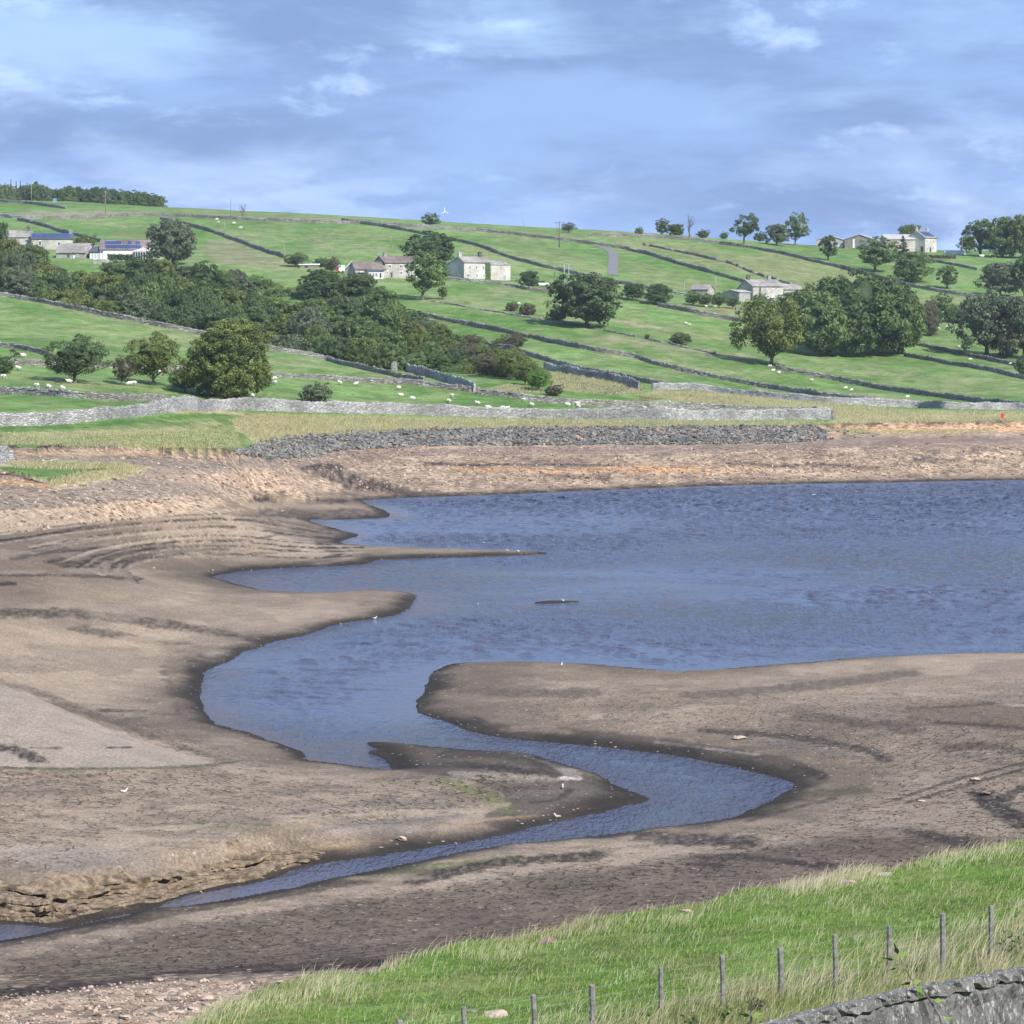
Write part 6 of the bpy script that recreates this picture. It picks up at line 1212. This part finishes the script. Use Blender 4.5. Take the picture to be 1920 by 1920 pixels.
# ------------------------------------------------------------------ grass: blades on the near bank, tufts on the far one
def m_blade():
    m, t, b = newmat('grass_blade', .7, .2); c0 = attr(t, 'Col').outputs['Color']; t.links.new(c0, b.inputs['Base Color'])
    tr = N(t, 'ShaderNodeBsdfTranslucent'); t.links.new(c0, tr.inputs[0]); ms = N(t, 'ShaderNodeMixShader', n_0=.3); t.links.new(b.outputs[0], ms.inputs[1]); t.links.new(tr.outputs[0], ms.inputs[2]); t.links.new(ms.outputs[0], t.nodes['Material Output'].inputs[0]); return m
M['blade'] = m_blade()
def blades(x, y, z, h, w, lean, colr, r_):
    n_ = len(x); a = r_.uniform(0, 6.283, n_); lx_ = h * lean * (.25 + .9 * r_.random(n_)) + h * .34 * np.cos(a); ly_ = h * .4 * np.sin(a); wa = r_.uniform(-.9, .9, n_); wx, wy = np.cos(wa) * w / 2, np.sin(wa) * w / 2
    B_ = np.stack([x, y, z - .02], -1); Mm = B_ + np.stack([lx_ * .35, ly_ * .35, h * .6], -1); T_ = B_ + np.stack([lx_, ly_, h], -1); Wv = np.stack([wx, wy, wx * 0], -1)
    V = np.stack([B_ - Wv, B_ + Wv, Mm + Wv * .8, Mm - Wv * .8, T_ + Wv * .15, T_ - Wv * .15], 1).reshape(-1, 3); i = np.arange(n_)[:, None] * 6
    return V, np.concatenate([i + [0, 1, 2, 3], i + [3, 2, 4, 5]]), np.repeat(colr, 6, 0)
def near_grass():
    r_ = np.random.default_rng(55); Vs, Fs, Cs = [], [], []; n0 = 0
    def field(n_, sel, hmin, hmax, w, lean, cA, cB):
        nonlocal n0
        n_ = int(n_ * 1.5); u = r_.uniform(-.21, .375, n_); y = np.sqrt(r_.uniform(49 ** 2, 90 ** 2, n_)); x = u * y; dcr = np.interp(u, uc_, [b for a, b in cx_]); s_ = y - dcr; pr = sel(x, y, s_); k = r_.random(n_) < pr; x, y, s_ = x[k], y[k], s_[k]; z = gz(x, y); m = len(x)
        t = r_.random((m, 1)); cc_ = np.array(cA) * (1 - t) + np.array(cB) * t; q_ = sstep(.50, .66, patch(x, y, 1.4, 88))[:, None] * .55 * (r_.random((m, 1)) < .7) + sstep(.56, .7, patch(x, y, .7, 89))[:, None] * .3; cc_ = cc_ * (1 - q_) + np.array((.33, .31, .14)) * q_
        V, Fq, c_ = blades(x, y, z, (hmin + (hmax - hmin) * r_.random(m) ** 1.7) * (.6 + .8 * patch(x, y, .8, 90)), w * r_.uniform(.6, 1.2, m), lean, cc_, r_); Vs.append(V); Fs.append(Fq + n0); Cs.append(c_); n0 += len(V)
    patch = lambda x, y, sc, sd_: fbm(x / sc, y / sc, sd_, 3)
    field(200000, lambda x, y, s_: (s_ < 1.2) * 1.0, .05, .13, .020, .5, (.14, .24, .035), (.30, .42, .10))
    field(230000, lambda x, y, s_: np.clip(sstep(-4.0, .2, s_) * (s_ < 1.0) * (.05 + .6 * sstep(.42, .68, patch(x, y, 1.6, 61))), 0, 1), .18, .46, .014, .75, (.50, .44, .27), (.72, .64, .44))
    field(150000, lambda x, y, s_: (.05 + .45 * sstep(.54, .72, patch(x, y, 1.1, 62))) * (s_ < 0), .14, .32, .013, .8, (.42, .46, .22), (.64, .62, .40))
    field(240000, lambda x, y, s_: sstep(-12, -17.5, s_) * (.05 + .6 * sstep(.48, .68, patch(x, y, .9, 63))), .3, .8, .014, .7, (.42, .38, .22), (.70, .62, .42))
    field(90000, lambda x, y, s_: sstep(-13, -18, s_) * .8, .15, .4, .02, .5, (.13, .20, .05), (.26, .28, .11))
    me = np_mesh('grass', np.concatenate(Vs), np.concatenate(Fs), False, np.concatenate(Cs)); o = new_obj('grass', me, M['blade']); tag(o, 'green turf and tall straw-coloured grass covering the near bank', 'grass', kind='stuff')
near_grass()
def far_tufts():
    r_ = np.random.default_rng(66); P = []; 
    areas_ = [([(430,790),(480,776),(900,786),(1560,792),(1530,798),(1074,801),(819,806),(600,817),(500,826),(478,832),(440,800)], 5200, .5), ([(1190,742),(1240,732),(1340,735),(1450,742),(1560,756),(1700,770),(1920,772),(1920,790),(1560,794),(1570,784),(1500,768),(1300,757)], 5200, .5), ([(15,870),(240,873),(230,878),(120,880),(30,878)], 1600, .6),
       ([(1025,700),(1100,690),(1190,712),(1210,735),(1160,742),(1090,738),(1030,730)], 1500, .5), ([(0,812),(330,806),(440,800),(450,840),(300,840),(0,834)], 3200, .3), ([(900,735),(950,720),(1010,730),(1030,738)], 400, .5), ([(100,912),(160,902),(240,890),(262,878),(250,875),(180,886),(90,905)], 700, .5), ([(1590,802),(1640,808),(1600,812)], 120, .4), ([(1600,808),(1760,812),(1870,804),(1760,806)], 400, .3)]
    for poly, n_, h in areas_:
        xs = [p[0] for p in poly]; ys = [p[1] for p in poly]; k = 0
        while k < n_:
            X_ = r_.uniform(min(xs), max(xs), 400); Y_ = r_.uniform(min(ys), max(ys), 400); s_ = inside(X_, Y_, poly)
            for a, b_ in zip(X_[s_], Y_[s_]):
                p = ground(a, b_, 230); P.append((p.x, p.y, p.z, h)); k += 1
                if k >= n_: break
    P = np.array(P); k = 4; P = np.repeat(P, k, 0); n_ = len(P); P[:, 0] += r_.normal(0, .22, n_); P[:, 1] += r_.normal(0, .35, n_); t = r_.random((n_, 1)); dry = np.array((.62, .55, .34)) * (1 - t) + np.array((.34, .34, .15)) * t
    V, Fq, c_ = blades(P[:, 0], P[:, 1], P[:, 2], P[:, 3] * r_.uniform(.35, .9, n_), np.full(n_, .055), .45, dry, r_)
    o = new_obj('rough_grass', np_mesh('rough_grass', V, Fq, False, c_), M['blade']); tag(o, 'tufts of dry yellowish grass between the far walls and the shore', 'grass', kind='stuff')
far_tufts()
# dark weeds by the fence, and a leafy shoot close to the camera
tg = [(1300, 1868, 26, 28, 'dark', 'dark green leafy weed between two fence posts'), (1892, 1778, 44, 60, 'dark', 'tall dark dock plants beside the rightmost visible fence post'), (1362, 1905, 26, 22, 'mid', 'low green weed at the foot of a fence post'), (1735, 1815, 24, 24, 'dark', 'dark weed left of a fence post above the near wall'), (1420, 1893, 30, 26, 'brown', 'brown withered weed left of a fence post')]
for px_, by, w_, h_, lf, lab in tg:
    p = on_ground(px_, 61 + (px_ - 1300) / 110); k = p.y / F; n_ = 170; r_ = np.random.default_rng(px_); c_ = r_.normal(size=(n_, 3)) * np.array([w_ * k * .27, w_ * k * .27, h_ * k * .26]) + np.array([0, 0, h_ * k * .45]); c_[:, 2] = np.abs(c_[:, 2])
    V, Fq = quads(c_, r_.normal(size=(n_, 3)) + [0, -.5, .8], r_.uniform(.02, .05, n_)); me = np_mesh('weed', V, Fq, False, None, {'tint': np.repeat(r_.random(n_), 4)}); root = empty('weed', p); tag(root, lab, 'weed')
    new_obj('leaves', me, LEAF[lf], root); m = MB(); [m.tube([(0, 0, -.05), (math.cos(a) * w_ * k * .3, math.sin(a) * w_ * k * .3, h_ * k * .8)], [.012, .005], 4) for a in (0, 1.3, 2.6, 3.9, 5.2)]; m.build('stems', M['wood'], root)
def sapling(base_px, P, leaves, lab):
    Dp = 27.0; W_ = [at(a, b_, Dp + i * .02) for i, (a, b_) in enumerate(P)]; g = Vector((W_[0].x + .3, W_[0].y + .2, float(gz(W_[0].x + .3, W_[0].y + .2)))); root = empty('sapling', g); tag(root, lab, 'sapling')
    MB().tube([(0, 0, -.2), (W_[0] - g) * .5 + Vector((.1, 0, 0))] + [w - g for w in W_], [.022, .018] + [.014 - .0018 * i for i in range(len(W_))], 6).build('stem', M['wood'], root, True)
    out = [(0, 0), (.25, -.35), (.6, -.45), (.55, -.2), (1.0, -.12), (1.15, 0), (1.0, .12), (.55, .2), (.6, .45), (.25, .35)]
    for i, (a, b_, s_, ang, tl) in enumerate(leaves):
        c_ = at(a, b_, Dp) - g; m = MB(); e1 = Vector((math.cos(ang), .3, math.sin(ang))); e2 = Vector((-math.sin(ang) * tl, .5, math.cos(ang) * tl)); 
        V = [tuple(c_ + e1 * q[0] * s_ + e2 * q[1] * s_) for q in out]; m.add(V + [tuple(Vector(v) + Vector((0, .002, 0))) for v in V], [list(range(10)), list(range(10, 20))[::-1]]); lf = m.build('leaf', LEAF['bright' if i % 3 else 'brown'], root)
        a_ = lf.data.attributes.new('tint', 'FLOAT', 'POINT'); a_.data.foreach_set('value', [.9] * 20)
sapling(1770, [(1772,1940),(1762,1905),(1745,1878),(1728,1852),(1708,1835),(1695,1812),(1684,1790)], [(1684,1790,.10,1.9,.5),(1684,1792,.09,.2,.6),(1676,1800,.09,3.0,.5),(1690,1812,.07,-.4,.6),(1680,1815,.06,3.6,.5),(1712,1842,.08,.1,.6),(1708,1842,.09,3.5,.5),(1720,1850,.09,-.9,.8),(1730,1862,.08,4.2,.6),(1708,1872,.06,2.9,.6),(1752,1876,.09,-.1,.5),(1770,1912,.08,.2,.5),(1742,1870,.07,1.6,.5)], 'out-of-focus leafy sycamore shoot rising close to the camera in front of the near wall')
sapling(1405, [(1412,1960),(1410,1935),(1408,1915),(1409,1898)], [(1408,1898,.10,1.5,.6),(1406,1905,.09,3.0,.6),(1411,1905,.09,.2,.6),(1408,1912,.10,4.4,.6),(1420,1870,.06,.2,.5)], 'tip of a second leafy shoot at the bottom edge left of the near wall')

# ------------------------------------------------------------------ the air between here and the hill
hz_ = MB().box(-1500, 1500, -60, 1900, -12, 130).build('haze', None); hz_['kind'] = 'stuff'; hz_['label'] = 'thin pale blue haze over the valley'
mh = bpy.data.materials.new('haze'); mh.use_nodes = True; th_ = mh.node_tree; th_.nodes.clear(); pv = th_.nodes.new('ShaderNodeVolumePrincipled'); pv.inputs['Color'].default_value = (.80, .88, 1, 1); pv.inputs['Density'].default_value = .00008; pv.inputs['Anisotropy'].default_value = .2
th_.links.new(pv.outputs[0], th_.nodes.new('ShaderNodeOutputMaterial').inputs['Volume']); hz_.data.materials.append(mh); SC.cycles.volume_bounces = 0
